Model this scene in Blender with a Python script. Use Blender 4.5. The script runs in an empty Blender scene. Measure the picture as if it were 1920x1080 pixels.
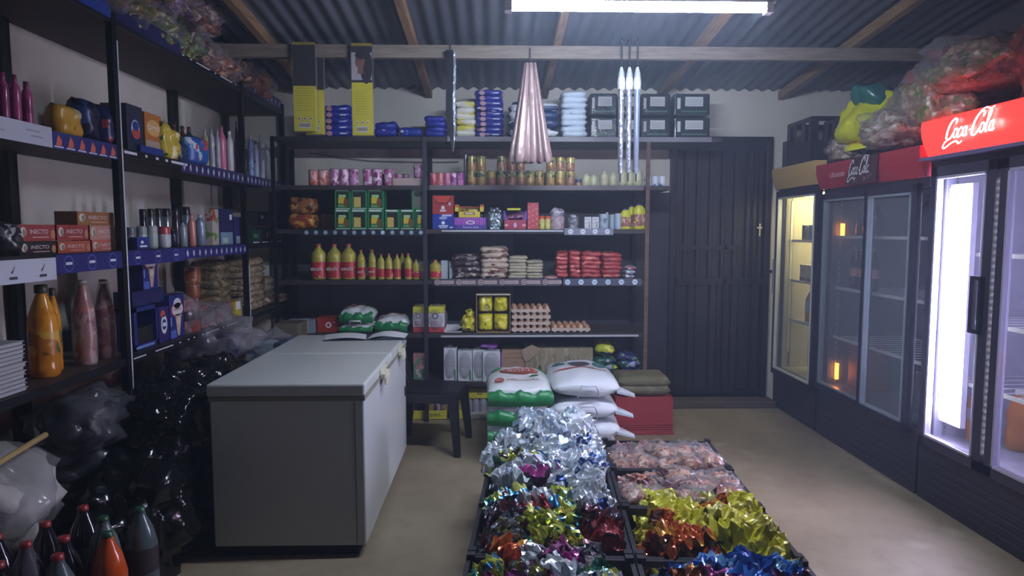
import bpy, bmesh, math, random
from mathutils import Vector, Matrix, noise, Euler
C = bpy.context.scene
COL = C.collection
R = math.radians
random.seed(7)
# ---------------------------------------------------------------- camera, world, exposure, main lights
CAMZ = 1.55; F = 1280.0; PITCH = math.atan(108/F); YAW = math.atan(32/F)
cd = bpy.data.cameras.new('camera'); cam = bpy.data.objects.new('camera', cd); COL.objects.link(cam)
cd.sensor_width = 36; cd.lens = 36*F/1920; cd.clip_start = .05
cam.location = (0, 0, CAMZ); cam.rotation_euler = (math.pi/2-PITCH, 0, -YAW)
C.camera = cam
w = bpy.data.worlds.new('world'); C.world = w; w.use_nodes = True
w.node_tree.nodes['Background'].inputs[0].default_value = (.30, .33, .42, 1)
w.node_tree.nodes['Background'].inputs[1].default_value = .12
C.view_settings.view_transform = 'Standard'; C.view_settings.look = 'None'
C.view_settings.exposure = 2.5; C.view_settings.gamma = 1.0; C.view_settings.use_curve_mapping = False
TUBE = 62.0; LED = 14.0; HAZE = .014
CM = Euler((math.pi/2-PITCH, 0, -YAW)).to_matrix()
def ray(px, py):
    return CM @ Vector(((px-960)/F, (540-py)/F, -1))
def atY(px, py, Y):
    d = ray(px, py); t = Y/d.y; return Vector((d.x*t, Y, CAMZ+d.z*t))
def atX(px, py, X):
    d = ray(px, py); t = X/d.x; return Vector((X, d.y*t, CAMZ+d.z*t))
def atZ(px, py, Z):
    d = ray(px, py); t = (Z-CAMZ)/d.z; return Vector((d.x*t, d.y*t, Z))
# ---------------------------------------------------------------- materials
MATS = {}
def lin(h):
    h = h.lstrip('#'); o = []
    for i in (0, 2, 4):
        c = int(h[i:i+2], 16)/255; o.append(c/12.92 if c <= .04045 else ((c+.055)/1.055)**2.4)
    return (*o, 1)
def base(key):
    m = bpy.data.materials.new(key); m.use_nodes = True
    return m, m.node_tree, m.node_tree.nodes['Principled BSDF']
def noisefac(nt, scale, lo, hi, detail=4, rnd=0, stretch=None):
    N, L = nt.nodes, nt.links
    tc = N.new('ShaderNodeTexCoord'); nz = N.new('ShaderNodeTexNoise'); nz.noise_dimensions = '4D'
    nz.inputs['Scale'].default_value = scale; nz.inputs['Detail'].default_value = detail
    if stretch:
        mp = N.new('ShaderNodeMapping'); mp.inputs['Scale'].default_value = stretch
        L.new(tc.outputs['Object'], mp.inputs[0]); L.new(mp.outputs[0], nz.inputs['Vector'])
    else: L.new(tc.outputs['Object'], nz.inputs['Vector'])
    if rnd:
        oi = N.new('ShaderNodeObjectInfo'); mu = N.new('ShaderNodeMath'); mu.operation = 'MULTIPLY'; mu.inputs[1].default_value = 40
        L.new(oi.outputs['Random'], mu.inputs[0]); L.new(mu.outputs[0], nz.inputs['W'])
    mr = N.new('ShaderNodeMapRange'); mr.inputs[1].default_value = lo; mr.inputs[2].default_value = hi
    L.new(nz.outputs['Fac'], mr.inputs[0])
    return mr.outputs[0], nz
def bump(nt, p, scale, strength, dist=.01, detail=3):
    N, L = nt.nodes, nt.links
    f, nz = noisefac(nt, scale, 0, 1, detail, 1)
    b = N.new('ShaderNodeBump'); b.inputs['Strength'].default_value = strength; b.inputs['Distance'].default_value = dist
    L.new(f, b.inputs['Height']); L.new(b.outputs[0], p.inputs['Normal'])
def M(col, rough=.5, metal=0, b=None, emit=0, coat=0, trans=0):
    k = ('M', col, rough, metal, b, emit, coat, trans)
    if k in MATS: return MATS[k]
    m, nt, p = base('paint_'+col.strip('#'))
    p.inputs['Base Color'].default_value = lin(col); p.inputs['Roughness'].default_value = rough; p.inputs['Metallic'].default_value = metal
    if coat: p.inputs['Coat Weight'].default_value = coat
    if trans: p.inputs['Transmission Weight'].default_value = trans
    if emit: p.inputs['Emission Color'].default_value = lin(col); p.inputs['Emission Strength'].default_value = emit
    if b: bump(nt, p, b[0], b[1])
    MATS[k] = m; return m
def PR(col, inks, scale=14, thr=.55, rough=.35, metal=0, b=None, soft=.01, stretch=None):
    """printed packaging: patches of ink colours over the base colour"""
    k = ('P', col, tuple(inks), scale, thr, rough, metal, b, soft, stretch)
    if k in MATS: return MATS[k]
    m, nt, p = base('print_'+col.strip('#')); N, L = nt.nodes, nt.links
    prev = None; c0 = lin(col)
    for i, ink in enumerate(inks):
        f, nz = noisefac(nt, scale*(1+.35*i), thr+.02*i, thr+.02*i+soft, 2, 1, stretch)
        if i:
            ad = N.new('ShaderNodeMapping'); ad.inputs['Location'].default_value = (3.7*i, 1.3*i, 9.1*i)
            src = nz.inputs['Vector'].links[0].from_socket; L.new(src, ad.inputs[0]); L.new(ad.outputs[0], nz.inputs['Vector'])
        mx = N.new('ShaderNodeMix'); mx.data_type = 'RGBA'; L.new(f, mx.inputs[0])
        if prev: L.new(prev, mx.inputs[6])
        else: mx.inputs[6].default_value = c0
        mx.inputs[7].default_value = lin(ink); prev = mx.outputs[2]
    L.new(prev, p.inputs['Base Color']); p.inputs['Roughness'].default_value = rough; p.inputs['Metallic'].default_value = metal
    if b: bump(nt, p, b[0], b[1])
    MATS[k] = m; return m
def CLEAR(amount=.25, tint='#ffffff', b=(60, .8), rough=.12):
    """clear plastic film or glass"""
    k = ('C', amount, tint, b, rough)
    if k in MATS: return MATS[k]
    m, nt, p = base('clear_film'); N, L = nt.nodes, nt.links
    tl = lin(tint); p.inputs['Base Color'].default_value = (tl[0]*.3, tl[1]*.3, tl[2]*.32, 1); p.inputs['Roughness'].default_value = rough; p.inputs['Specular IOR Level'].default_value = .9
    if b: bump(nt, p, b[0], b[1])
    tr = N.new('ShaderNodeBsdfTransparent'); tr.inputs[0].default_value = (.96, .97, .98, 1)
    lw = N.new('ShaderNodeLayerWeight'); lw.inputs[0].default_value = .35
    mr = N.new('ShaderNodeMapRange'); mr.inputs[3].default_value = amount; mr.inputs[4].default_value = min(1, amount+.45)
    L.new(lw.outputs['Facing'], mr.inputs[0])
    mx = N.new('ShaderNodeMixShader'); L.new(mr.outputs[0], mx.inputs[0]); L.new(tr.outputs[0], mx.inputs[1]); L.new(p.outputs[0], mx.inputs[2])
    L.new(mx.outputs[0], N['Material Output'].inputs[0])
    MATS[k] = m; return m
# ---------------------------------------------------------------- mesh builder
TXT = {}
def textdata(s):
    if s not in TXT:
        cu = bpy.data.curves.new('t', 'FONT'); cu.body = s; cu.size = 1; cu.resolution_u = 3
        o = bpy.data.objects.new('t', cu); COL.objects.link(o)
        me = bpy.data.meshes.new_from_object(o.evaluated_get(bpy.context.evaluated_depsgraph_get()))
        v = [tuple(x.co) for x in me.vertices]; f = [tuple(p.vertices) for p in me.polygons]
        bpy.data.objects.remove(o); bpy.data.curves.remove(cu); bpy.data.meshes.remove(me)
        xs = [a[0] for a in v]; ys = [a[1] for a in v]
        TXT[s] = (v, f, min(xs), max(xs), min(ys), max(ys))
    return TXT[s]
class MB:
    def __init__(s): s.v = []; s.f = []; s.m = []; s.sm = []; s.mats = []
    def mi(s, m):
        if m not in s.mats: s.mats.append(m)
        return s.mats.index(m)
    def add(s, vs, fs, mat, smooth=False, T=None):
        n = len(s.v); k = s.mi(mat)
        s.v += [tuple(T @ Vector(a)) if T else tuple(a) for a in vs]
        for f in fs: s.f.append(tuple(n+i for i in f)); s.m.append(k); s.sm.append(smooth)
        return s
    def box(s, x0, y0, z0, x1, y1, z1, mat, T=None):
        if x0 > x1: x0, x1 = x1, x0
        if y0 > y1: y0, y1 = y1, y0
        if z0 > z1: z0, z1 = z1, z0
        vs = [(x, y, z) for x in (x0, x1) for y in (y0, y1) for z in (z0, z1)]
        return s.add(vs, [(0, 1, 3, 2), (4, 6, 7, 5), (0, 4, 5, 1), (2, 3, 7, 6), (0, 2, 6, 4), (1, 5, 7, 3)], mat, False, T)
    def quad(s, pts, mat): return s.add(pts, [tuple(range(len(pts)))], mat)
    def prism(s, pts, d, mat, T=None):
        """closed outline in x,z extruded along y by d"""
        n = len(pts); vs = [(a, 0, b) for a, b in pts]+[(a, d, b) for a, b in pts]
        fs = [tuple(range(n)), tuple(range(2*n-1, n-1, -1))]+[(i, i+n, (i+1) % n+n, (i+1) % n) for i in range(n)]
        return s.add(vs, fs, mat, False, T)
    def lathe(s, prof, mat, seg=16, T=None, cx=0, cy=0):
        vs = []; fs = []; n = len(prof)
        for r, z in prof:
            for i in range(seg):
                a = 2*math.pi*i/seg; vs.append((cx+r*math.cos(a), cy+r*math.sin(a), z))
        for j in range(n-1):
            for i in range(seg):
                k = (i+1) % seg; fs.append((j*seg+i, j*seg+k, (j+1)*seg+k, (j+1)*seg+i))
        s.add(vs, fs, mat, True, T)
        if prof[0][0] > 1e-4: s.add(vs[:seg][::-1], [tuple(range(seg))], mat, False, T)
        if prof[-1][0] > 1e-4: s.add(vs[-seg:], [tuple(range(seg))], mat, False, T)
        return s
    def tube(s, pts, r, mat, seg=8, flat=1.0):
        pts = [Vector(p) for p in pts]; vs = []; fs = []
        for i, p in enumerate(pts):
            d = (pts[min(i+1, len(pts)-1)]-pts[max(i-1, 0)]).normalized()
            a = d.cross(Vector((0, 0, 1)));
            if a.length < .05: a = d.cross(Vector((0, 1, 0)))
            a.normalize(); b = d.cross(a).normalized()
            rr = r[i] if isinstance(r, (list, tuple)) else r
            for j in range(seg):
                t = 2*math.pi*j/seg; vs.append(p+a*rr*math.cos(t)+b*rr*flat*math.sin(t))
        for i in range(len(pts)-1):
            for j in range(seg):
                k = (j+1) % seg; fs.append((i*seg+j, i*seg+k, (i+1)*seg+k, (i+1)*seg+j))
        fs.append(tuple(range(seg))[::-1]); fs.append(tuple((len(pts)-1)*seg+j for j in range(seg)))
        return s.add(vs, fs, mat, True)
    def pillow(s, w, d, h, mat, n=12, m=8, seed=0, amp=.1, e=3.0, seam=.0, flatb=.5, T=None, smooth=True, nscale=1.0, zig=0, crease=0):
        """sewn or crimped pack lying flat, centred, base near z=0"""
        off = Vector((seed*7.3, seed*3.1, seed*1.7)); vs = []; idx = {}; fs = []
        for side in (1, -1):
            for i in range(n+1):
                for j in range(m+1):
                    edge = i in (0, n) or j in (0, m)
                    if edge and side < 0: idx[(side, i, j)] = idx[(1, i, j)]; continue
                    u = 2*i/n-1; v = 2*j/m-1
                    uu = min(1, abs(u)/(1-seam)) if seam else abs(u)
                    f = max(0, 1-uu**e)**.5*max(0, 1-abs(v)**e)**.5
                    shr = 1-.08*(1-f)*abs(u)*abs(v)
                    q = Vector((u*w/2, v*d/2, side*h*.3))/(max(w, d)*.28)*nscale+off
                    nz = noise.noise(q)*amp+noise.noise(q*2.3)*amp*.5
                    if crease: nz += crease*(abs(noise.noise(q*2.2+Vector((9, 2, 4))))*1.6-abs(noise.noise(q*4.1))*1.1+noise.noise(q*7.0)*.35)
                    z = side*h/2*f*(flatb*2 if side < 0 else 1)+nz*h*(.5+.8*f)
                    zz = zig*h*math.sin(v*math.pi*3+seed) if abs(u) > .86 else 0
                    ex = 1+noise.noise(q+Vector((5, 5, 5)))*amp*.5
                    idx[(side, i, j)] = len(vs); vs.append([u*w/2*shr*ex, v*d/2*shr*ex, z+zz])
        zmin = min(a[2] for a in vs)
        for a in vs: a[2] -= zmin
        for side in (1, -1):
            for i in range(n):
                for j in range(m):
                    q = (idx[(side, i, j)], idx[(side, i+1, j)], idx[(side, i+1, j+1)], idx[(side, i, j+1)])
                    fs.append(q if side > 0 else q[::-1])
        return s.add(vs, fs, mat, smooth, T)
    def blob(s, rx, ry, rz, mat, seed=0, amp=.3, sub=3, T=None, flat=.6, sc=1.6, smooth=True, cr=0):
        bm = bmesh.new(); bmesh.ops.create_icosphere(bm, subdivisions=sub, radius=1)
        off = Vector((seed*5.1, seed*2.7, seed*9.3)); vs = []
        for v in bm.verts:
            c = v.co.normalized(); q = c*sc+off
            k = 1+amp*noise.noise(q)+amp*.6*abs(noise.noise(q*2.4))-amp*.3*abs(noise.noise(q*4.5))
            if cr: k += cr*(abs(noise.noise(q*3.3))-.8*abs(noise.noise(q*6.1)))
            z = c.z*k*rz
            if z < -flat*rz: z = -flat*rz+(z+flat*rz)*.15
            vs.append([c.x*k*rx, c.y*k*ry, z])
        zm = min(a[2] for a in vs)
        for a in vs: a[2] -= zm
        fs = [tuple(x.index for x in f.verts) for f in bm.faces]; bm.free()
        return s.add(vs, fs, mat, smooth, T)
    def text(s, t, x, z, h, mat, y=-.0015, wmax=None, T=None, shear=0, plane='xz', cx=True):
        """lettering facing -y (plane xz) or up (plane xy, top of letters towards +y)"""
        v, f, a0, a1, b0, b1 = textdata(t); k = h/.72; W = (a1-a0)*k; kx = k
        if wmax: kx = k*wmax/W
        out = []
        for q in v:
            X = (q[0]-((a0+a1)/2 if cx else a0))*kx+shear*q[1]*k; Z = q[1]*k
            out.append((x+X, y, z+Z) if plane == 'xz' else (x+X, z+Z, y))
        return s.add(out, f, mat, False, T)
    def ell(s, x, z, rx, rz, mat, y=-.001, n=20, T=None, plane='xz', ring=0):
        pts = [(x+rx*math.cos(2*math.pi*i/n), z+rz*math.sin(2*math.pi*i/n)) for i in range(n)]
        q = [(a, y, b) if plane == 'xz' else (a, b, y) for a, b in pts]
        if ring:
            q2 = [(x+(a-x)*(1-ring), y, z+(b-z)*(1-ring)) if plane == 'xz' else (x+(a-x)*(1-ring), z+(b-z)*(1-ring), y) for a, b in pts]
            return s.add(q+q2, [(i, (i+1) % n, (i+1) % n+n, i+n) for i in range(n)], mat, False, T)
        return s.add(q, [tuple(range(n))], mat, False, T)
    def rect(s, x0, z0, x1, z1, mat, y=-.001, T=None): return s.add([(x0, y, z0), (x1, y, z0), (x1, y, z1), (x0, y, z1)], [(0, 1, 2, 3)], mat, False, T)
    def build(s, name, parent=None, loc=None, rot=None, bevel=0, label=None, sub=0):
        me = bpy.data.meshes.new(name); me.from_pydata(s.v, [], s.f); me.update()
        for m in s.mats: me.materials.append(m)
        me.polygons.foreach_set('material_index', s.m); me.polygons.foreach_set('use_smooth', s.sm)
        o = bpy.data.objects.new(name, me); COL.objects.link(o)
        if parent: o.parent = parent
        if loc is not None: o.location = loc
        if rot is not None: o.rotation_euler = rot
        if label: o['label'] = label
        if bevel:
            b = o.modifiers.new('bevel', 'BEVEL'); b.width = bevel; b.segments = 2; b.limit_method = 'ANGLE'; b.angle_limit = R(40)
        if sub:
            b = o.modifiers.new('sub', 'SUBSURF'); b.levels = b.render_levels = sub
        return o
def tag(o, label, cat, group=None):
    o['label'] = label; o['category'] = cat
    if group: o['group'] = group
    return o
def thing(name, label, cat, loc=(0, 0, 0), rz=0, group=None):
    o = bpy.data.objects.new(name, None); COL.objects.link(o); o.location = loc; o.rotation_euler = (0, 0, rz); o.empty_display_size = .05
    return tag(o, label, cat, group)
def struct(name, mb, bevel=0, parent=None):
    o = mb.build(name, parent, bevel=bevel)
    if not parent: o['kind'] = 'structure'
    return o
def kids(o): return [c for c in COL.objects if c.parent == o]
KC = {}
def dup(o, loc, rot=None, label=None, scale=None, group=None, mats=None):
    c = o.copy(); COL.objects.link(c); c.location = loc
    if rot is not None: c.rotation_euler = rot
    if label: c['label'] = label
    if group: c['group'] = group
    if scale is not None: c.scale = scale if hasattr(scale, '__len__') else (scale,)*3
    if o.name not in KC: KC[o.name] = kids(o)
    for k in KC[o.name]:
        d = k.copy(); COL.objects.link(d); d.parent = c
    return c
ON = ['', 'second', 'third', 'fourth', 'fifth', 'sixth', 'seventh', 'eighth', 'ninth', 'tenth', 'eleventh', 'twelfth', 'thirteenth', 'fourteenth']
def lr(i, n):
    if n == 1: return 'only'
    if i == 0: return 'leftmost'
    if i == n-1: return 'rightmost'
    return ON[i]+' from the left'
def bt(i, n):
    if i == 0: return 'bottom one'
    if i == n-1: return 'topmost'
    return ON[i]+' from the bottom'
# ================================================================ SETTING
XL = -2.32; YB = 6.0; XR = 3.22; YF = -1.6
def ceilz(Y): return 2.765+.105*(YB-Y)
# floor
m, nt, p = base('stained_concrete'); N, L = nt.nodes, nt.links
f1, _ = noisefac(nt, 1.3, .35, .7, 6); f2, _ = noisefac(nt, 9, .5, .75, 8); f3, _ = noisefac(nt, 3.2, .62, .72, 8)
mx = N.new('ShaderNodeMix'); mx.data_type = 'RGBA'; mx.inputs[6].default_value = lin('#7a6d5a'); mx.inputs[7].default_value = lin('#958871'); L.new(f1, mx.inputs[0])
m2 = N.new('ShaderNodeMix'); m2.data_type = 'RGBA'; m2.inputs[7].default_value = lin('#625541'); L.new(mx.outputs[2], m2.inputs[6])
mu = N.new('ShaderNodeMath'); mu.operation = 'MULTIPLY'; mu.inputs[1].default_value = .45; L.new(f2, mu.inputs[0]); L.new(mu.outputs[0], m2.inputs[0])
m3 = N.new('ShaderNodeMix'); m3.data_type = 'RGBA'; m3.inputs[7].default_value = lin('#a59a86'); L.new(m2.outputs[2], m3.inputs[6])
mu = N.new('ShaderNodeMath'); mu.operation = 'MULTIPLY'; mu.inputs[1].default_value = .6; L.new(f3, mu.inputs[0]); L.new(mu.outputs[0], m3.inputs[0])
L.new(m3.outputs[2], p.inputs['Base Color']); p.inputs['Roughness'].default_value = .55; bump(nt, p, 14, .25, .01, 6)
FLOOR = m
struct('floor', MB().box(XL-.1, YF, -.1, XR+.1, YB+.1, 0, FLOOR))
def plaster(key, a, b2, spots):
    m, nt, p = base(key); N, L = nt.nodes, nt.links
    f1, _ = noisefac(nt, 1.1, .4, .75, 6); f2, _ = noisefac(nt, 16, .68, .72, 5); 
    mx = N.new('ShaderNodeMix'); mx.data_type = 'RGBA'; mx.inputs[6].default_value = lin(a); mx.inputs[7].default_value = lin(b2); L.new(f1, mx.inputs[0])
    m2 = N.new('ShaderNodeMix'); m2.data_type = 'RGBA'; m2.inputs[7].default_value = lin(spots); L.new(mx.outputs[2], m2.inputs[6]); L.new(f2, m2.inputs[0])
    L.new(m2.outputs[2], p.inputs['Base Color']); p.inputs['Roughness'].default_value = .85; bump(nt, p, 30, .3); return m
PL = plaster('wall_plaster', '#c8c6bd', '#b3afa6', '#5c5450')
struct('wall_left', MB().box(XL-.1, YF, 0, XL, YB+.1, 3.7, PL))
wb = MB().box(XL, YB, 2.36, XR, YB+.1, 3.0, PL).box(XL, YB, 0, 1.53, YB+.1, 2.36, PL)  .box(2.42, YB, 0, XR, YB+.1, 2.36, PL)
struct('wall_back', wb)
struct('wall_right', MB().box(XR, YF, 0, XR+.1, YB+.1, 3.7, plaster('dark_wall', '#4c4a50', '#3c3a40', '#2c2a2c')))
struct('wall_front', MB().box(XL, YF-.1, 0, XR, YF, 3.7, M('#4a443a', .8)))  # unseen wall behind the camera, coloured dark to cut bounced light
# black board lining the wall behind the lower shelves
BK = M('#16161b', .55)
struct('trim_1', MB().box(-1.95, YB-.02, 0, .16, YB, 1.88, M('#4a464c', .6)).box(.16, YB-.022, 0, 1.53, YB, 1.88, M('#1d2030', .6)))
# corrugated roof
def tin():
    m, nt, p = base('corrugated_tin'); N, L = nt.nodes, nt.links
    f1, _ = noisefac(nt, 2.2, .3, .75, 6, 0, (1, .3, 1)); mx = N.new('ShaderNodeMix'); mx.data_type = 'RGBA'
    mx.inputs[6].default_value = lin('#434a54'); mx.inputs[7].default_value = lin('#6a7079'); L.new(f1, mx.inputs[0]); L.new(mx.outputs[2], p.inputs['Base Color'])
    p.inputs['Metallic'].default_value = .35; p.inputs['Roughness'].default_value = .55; return m
TIN = tin(); mb = MB(); vs = []; fs = []; n = 0; x = XL-.05; cols = []
while x < XR+.06:
    cols.append(x); x += .0127
ys = [YF, 1, 3, 4, 5, YB+.1]
for yy in ys:
    for xx in cols: vs.append((xx, yy, ceilz(yy)+.012*math.sin(xx*2*math.pi/.102)))
nc = len(cols)
for j in range(len(ys)-1):
    for i in range(nc-1): fs.append((j*nc+i, j*nc+i+1, (j+1)*nc+i+1, (j+1)*nc+i))
mb.add(vs, fs, TIN, True); struct('ceiling', mb)
# rafters and purlin
def wood(key, a, b2, rough=.7, sc=6, st=(1, 9, 9)):
    k = ('W', key)
    if k in MATS: return MATS[k]
    m, nt, p = base(key); N, L = nt.nodes, nt.links
    f1, _ = noisefac(nt, sc, .35, .7, 6, 0, st); mx = N.new('ShaderNodeMix'); mx.data_type = 'RGBA'
    mx.inputs[6].default_value = lin(a); mx.inputs[7].default_value = lin(b2); L.new(f1, mx.inputs[0]); L.new(mx.outputs[2], p.inputs['Base Color'])
    p.inputs['Roughness'].default_value = rough; MATS[k] = m; return m
WD = wood('raw_timber', '#8a6f4e', '#6b523a', st=(9, 1, 9)); WG = wood('grey_timber', '#7d7468', '#625a50')
DW = wood('dark_board', '#35302f', '#241f20', .6); BW = wood('brown_board', '#3f3028', '#2a201c', .65)
for i, X in enumerate((-1.55, -.56, .43, 1.43, 2.49)):
    q = MB(); c = ceilz(3.5)-.014
    def pt(x, yy, dz): return (x, yy, ceilz(yy)-.014+dz)
    vv = [pt(X+a, yy, b) for yy in (YF, YB) for a, b in ((-.025, -.07), (.025, -.07), (.025, 0), (-.025, 0))]
    q.add(vv, [(0, 1, 2, 3), (7, 6, 5, 4), (0, 4, 5, 1), (1, 5, 6, 2), (2, 6, 7, 3), (3, 7, 4, 0)], WD)
    struct('trim_%d' % (i+2), q)
YP = 4.8; ZP = ceilz(YP)-.085
struct('trim_7', MB().box(XL, YP-.025, ZP-.085, XR, YP+.025, ZP, WG))
# security door
DK = M('#23232b', .45, .3, (9, .1)); DK2 = M('#1a1a20', .4, .3)
dr = MB()
x0, x1, zt = 1.53, 2.42, 2.36
dr.box(x0, YB-.05, 0, x0+.05, YB+.08, zt, DK2).box(x1-.05, YB-.05, 0, x1, YB+.08, zt, DK2).box(x0, YB-.05, zt-.05, x1, YB+.08, zt, DK2).box(x0, YB-.05, 0, x1, YB+.08, .03, DK2).box(x0, YB+.06, 0, x1, YB+.08, zt, DK2)
do = dr.build('door_1', bevel=.004); do['kind'] = 'structure'
def ribs(z0, z1, n, yy=YB+.0):
    q = MB(); X0, X1 = x0+.06, x1-.06; W = X1-X0
    pts = []
    for i in range(n):
        a = X0+W*i/n; s = W/n
        pts += [(a, 0), (a+s*.55, 0), (a+s*.65, -.022), (a+s*.9, -.022)]
    pts.append((X1, 0))
    for (a, da), (b, db) in zip(pts, pts[1:]): q.add([(a, yy+da, z0), (b, yy+db, z0), (b, yy+db, z1), (a, yy+da, z1)], [(0, 1, 2, 3)], DK)
    return q
ribs(1.13, 2.32, 7).build('door_panel', do)
q = ribs(.12, 1.08, 4); q.build('door_panel', do)
q = MB().box(x0+.05, YB-.03, 1.07, x1-.05, YB+.01, 1.13, DK2).box(x0+.05, YB-.03, .09, x1-.05, YB+.01, .13, DK2).box(x0+.05, YB-.03, 2.24, x1-.05, YB+.01, 2.32, DK2)
for X in (x0+.07, x0+.5, x1-.14): q.box(X-.012, YB-.03, .1, X+.012, YB-.006, 2.3, DK2)
q.box(x0+.1, YB-.03, 1.38, x1-.25, YB-.006, 1.42, DK2)
q.build('door_rail', do)
ST = M('#b9bac0', .3, .8)
p0 = atY(1424, 428, YB-.05)
q = MB().box(p0.x-.006, YB-.06, p0.z-.07, p0.x+.006, YB-.045, p0.z+.04, ST).box(p0.x-.022, YB-.058, p0.z-.002, p0.x+.022, YB-.047, p0.z+.012, ST)
q.build('door_handle', do, label='small bright cross-shaped latch')
# dark steel post beside the door and concrete sill
struct('trim_8', MB().box(2.52, YB-.07, 0, 2.60, YB, 2.32, M('#1d1d22', .5)).box(2.42, YB-.03, 1.18, 2.55, YB, 1.2, BK), .004)
struct('trim_9', MB().box(1.30, YB-.2, 0, 2.46, YB-.0, .06, M('#4e463e', .8, b=(20, .5))), .01)
# ---------------------------------------------------------------- lamp
lt = thing('tube_light', 'long bright fluorescent tube light under the tin roof', 'light', (0, 0, 0))
TY = 3.18
a = atY(960, 14, TY); b = atY(1440, 14, TY); zt = (a.z+b.z)/2
EM = M('#dfeaff', .4, emit=TUBE)
WP = M('#d8dade', .4)
MB().box(a.x-.03, TY-.02, zt+.02, b.x+.03, TY+.05, zt+.07, WP).build('batten', lt, bevel=.003)
T = Matrix.Translation((a.x, TY, zt)) @ Matrix.Rotation(math.pi/2, 4, 'Y')
MB().lathe([(.0, 0), (.019, 0), (.019, b.x-a.x), (0, b.x-a.x)], EM, 16, T).build('tube', lt, label='glowing white tube')
for X in (a.x-.02, b.x+.0): MB().box(X-.012, TY-.02, zt-.022, X+.02, TY+.03, zt+.03, WP).build('end_cap', lt)
for X in (a.x+.2, b.x-.2): MB().tube([(X, TY+.015, zt+.06), (X, TY+.015, ceilz(TY)-.012)], .003, WP).build('hanging_wire', lt)
# white cable under the purlin
pts = []
for px, py in ((1040, 103), (1100, 106), (1170, 110), (1230, 109), (1282, 104), (1300, 106), (1350, 110), (1420, 110), (1500, 105), (1560, 99), (1600, 93)):
    pts.append(atY(px, py, YP+.04))
tag(MB().tube(pts, .004, M('#dcdcdc', .5)).build('cable'), 'white electric cable sagging below the roof beam', 'cable')

# thin haze volume added to imitate lens glare around the tube
hm = bpy.data.materials.new('glare_haze'); hm.use_nodes = True; nt = hm.node_tree; nt.nodes.remove(nt.nodes['Principled BSDF'])
vs_ = nt.nodes.new('ShaderNodeVolumeScatter'); vs_.inputs['Color'].default_value = (.62, .74, 1, 1); vs_.inputs['Density'].default_value = HAZE; vs_.inputs['Anisotropy'].default_value = .3
nt.links.new(vs_.outputs[0], nt.nodes['Material Output'].inputs['Volume'])
hz_ = MB().box(XL-.3, YF-.3, -.3, XR+.3, YB+.3, 4.0, hm).build('haze'); hz_['kind'] = 'structure'
# ================================================================ SHELVING
ME = M('#15151c', .4, .5); BL = M('#26286a', .35); NAVY = M('#1d1f52', .35)
XS = -1.80
LZ = dict(A=2.56, B=1.945, C=1.45, D=.925, E=.33)      # tops of left shelves
ls = thing('wall_shelving', 'tall black steel shelving with brown boards along the left wall', 'shelving', (XL, 1.7, 0))
def lpart(mb, name, label=None, bevel=0):
    o = mb.build(name, None, bevel=bevel, label=label); o.parent = ls; o.matrix_parent_inverse = Matrix.Translation((-XL, -1.7, 0)); return o
for k, z in LZ.items(): lpart(MB().box(XL+.02, 1.72, z-.028, XS-.012, YB-.03, z, BW), 'shelf_board')
for k, z in LZ.items():
    lpart(MB().box(XS-.012, 1.7, z-.035, XS, YB-.03, z+.004, M('#1a1920', .4, .3)), 'shelf_rail')
for Y in (1.72, 3.36, 5.01, YB-.04):
    lpart(MB().box(XS-.035, Y-.004, 0, XS+.002, Y+.004, 2.62, ME).box(XS-.004, Y-.02, 0, XS+.004, Y+.02, 2.62, ME), 'post')
for Y in (1.74, 3.30, 5.0, YB-.06):
    lpart(MB().box(XL+.03, Y-.03, 0, XL+.06, Y+.03, 2.62, M('#131318', .5)), 'post')
def strip(y0, y1, z0, z1, mat, marks=None, label=None, dx=.003):
    """edge strip on the left shelf front, facing +x; marks(q, T) draws on a plane running along -y .. local x"""
    q = MB(); W = y1-y0
    T = Matrix.Translation((XS+dx, y0, z0)) @ Matrix.Rotation(math.pi/2, 4, 'Z')     # local x -> +y, local -y -> +x
    q.box(0, 0, 0, W, .003, z1-z0, mat, T)
    if marks: marks(q, T, W, z1-z0)
    return lpart(q, 'edge_strip', label)
PW = M('#c8ccd8', .5); GL = M('#6f78c8', .4); ORG = M('#c0604a', .5)
def flames(n):
    def f(q, T, W, H):
        for i in range(n):
            x = W*(i+.5)/n
            q.add([(x-.018, -.001, H*.2), (x+.018, -.001, H*.2), (x+.022, -.001, H*.5), (x, -.001, H*.85), (x-.012, -.001, H*.5)], [(0, 1, 2, 3, 4)], ORG, False, T)
            q.rect(x-.03, H*.08, x+.03, H*.16, PW, T=T)
    return f
def circ(n):
    def f(q, T, W, H):
        for i in range(n):
            x = W*(i+.5)/n; q.ell(x, H/2, H*.42, H*.42, GL, T=T, ring=.08); q.rect(x-H*.28, H*.44, x+H*.28, H*.58, PW, y=-.002, T=T)
    return f
def drops(n):
    def f(q, T, W, H):
        for i in range(n):
            x = W*(i+.5)/n
            q.add([(x, -.001, H*.8), (x-.014, -.001, H*.42), (x, -.001, H*.15), (x+.014, -.001, H*.42)], [(0, 1, 2, 3)], PW, False, T)
            q.ell(x, H*.4, .006, H*.12, GL, y=-.0015, n=8, T=T)
    return f
def bits(n):
    def f(q, T, W, H):
        rr = random.Random(n)
        x = .02
        while x < W-.1:
            l = rr.choice((.02, .03, .12, .2)); q.rect(x, H*.3, x+l, H*.75, PW, T=T); x += l+rr.uniform(.03, .1)
    return f
def checks(q, T, W, H):
    dk = M('#3a3a44', .6)
    for i in range(5):
        x = W*(i+.5)/5
        q.add([(x-.012, -.001, H*.5), (x-.004, -.001, H*.42), (x+.016, -.001, H*.82), (x-.003, -.001, H*.55)], [(0, 1, 2, 3)], dk, False, T); q.rect(x-.022, H*.18, x+.022, H*.3, dk, T=T)
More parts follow.
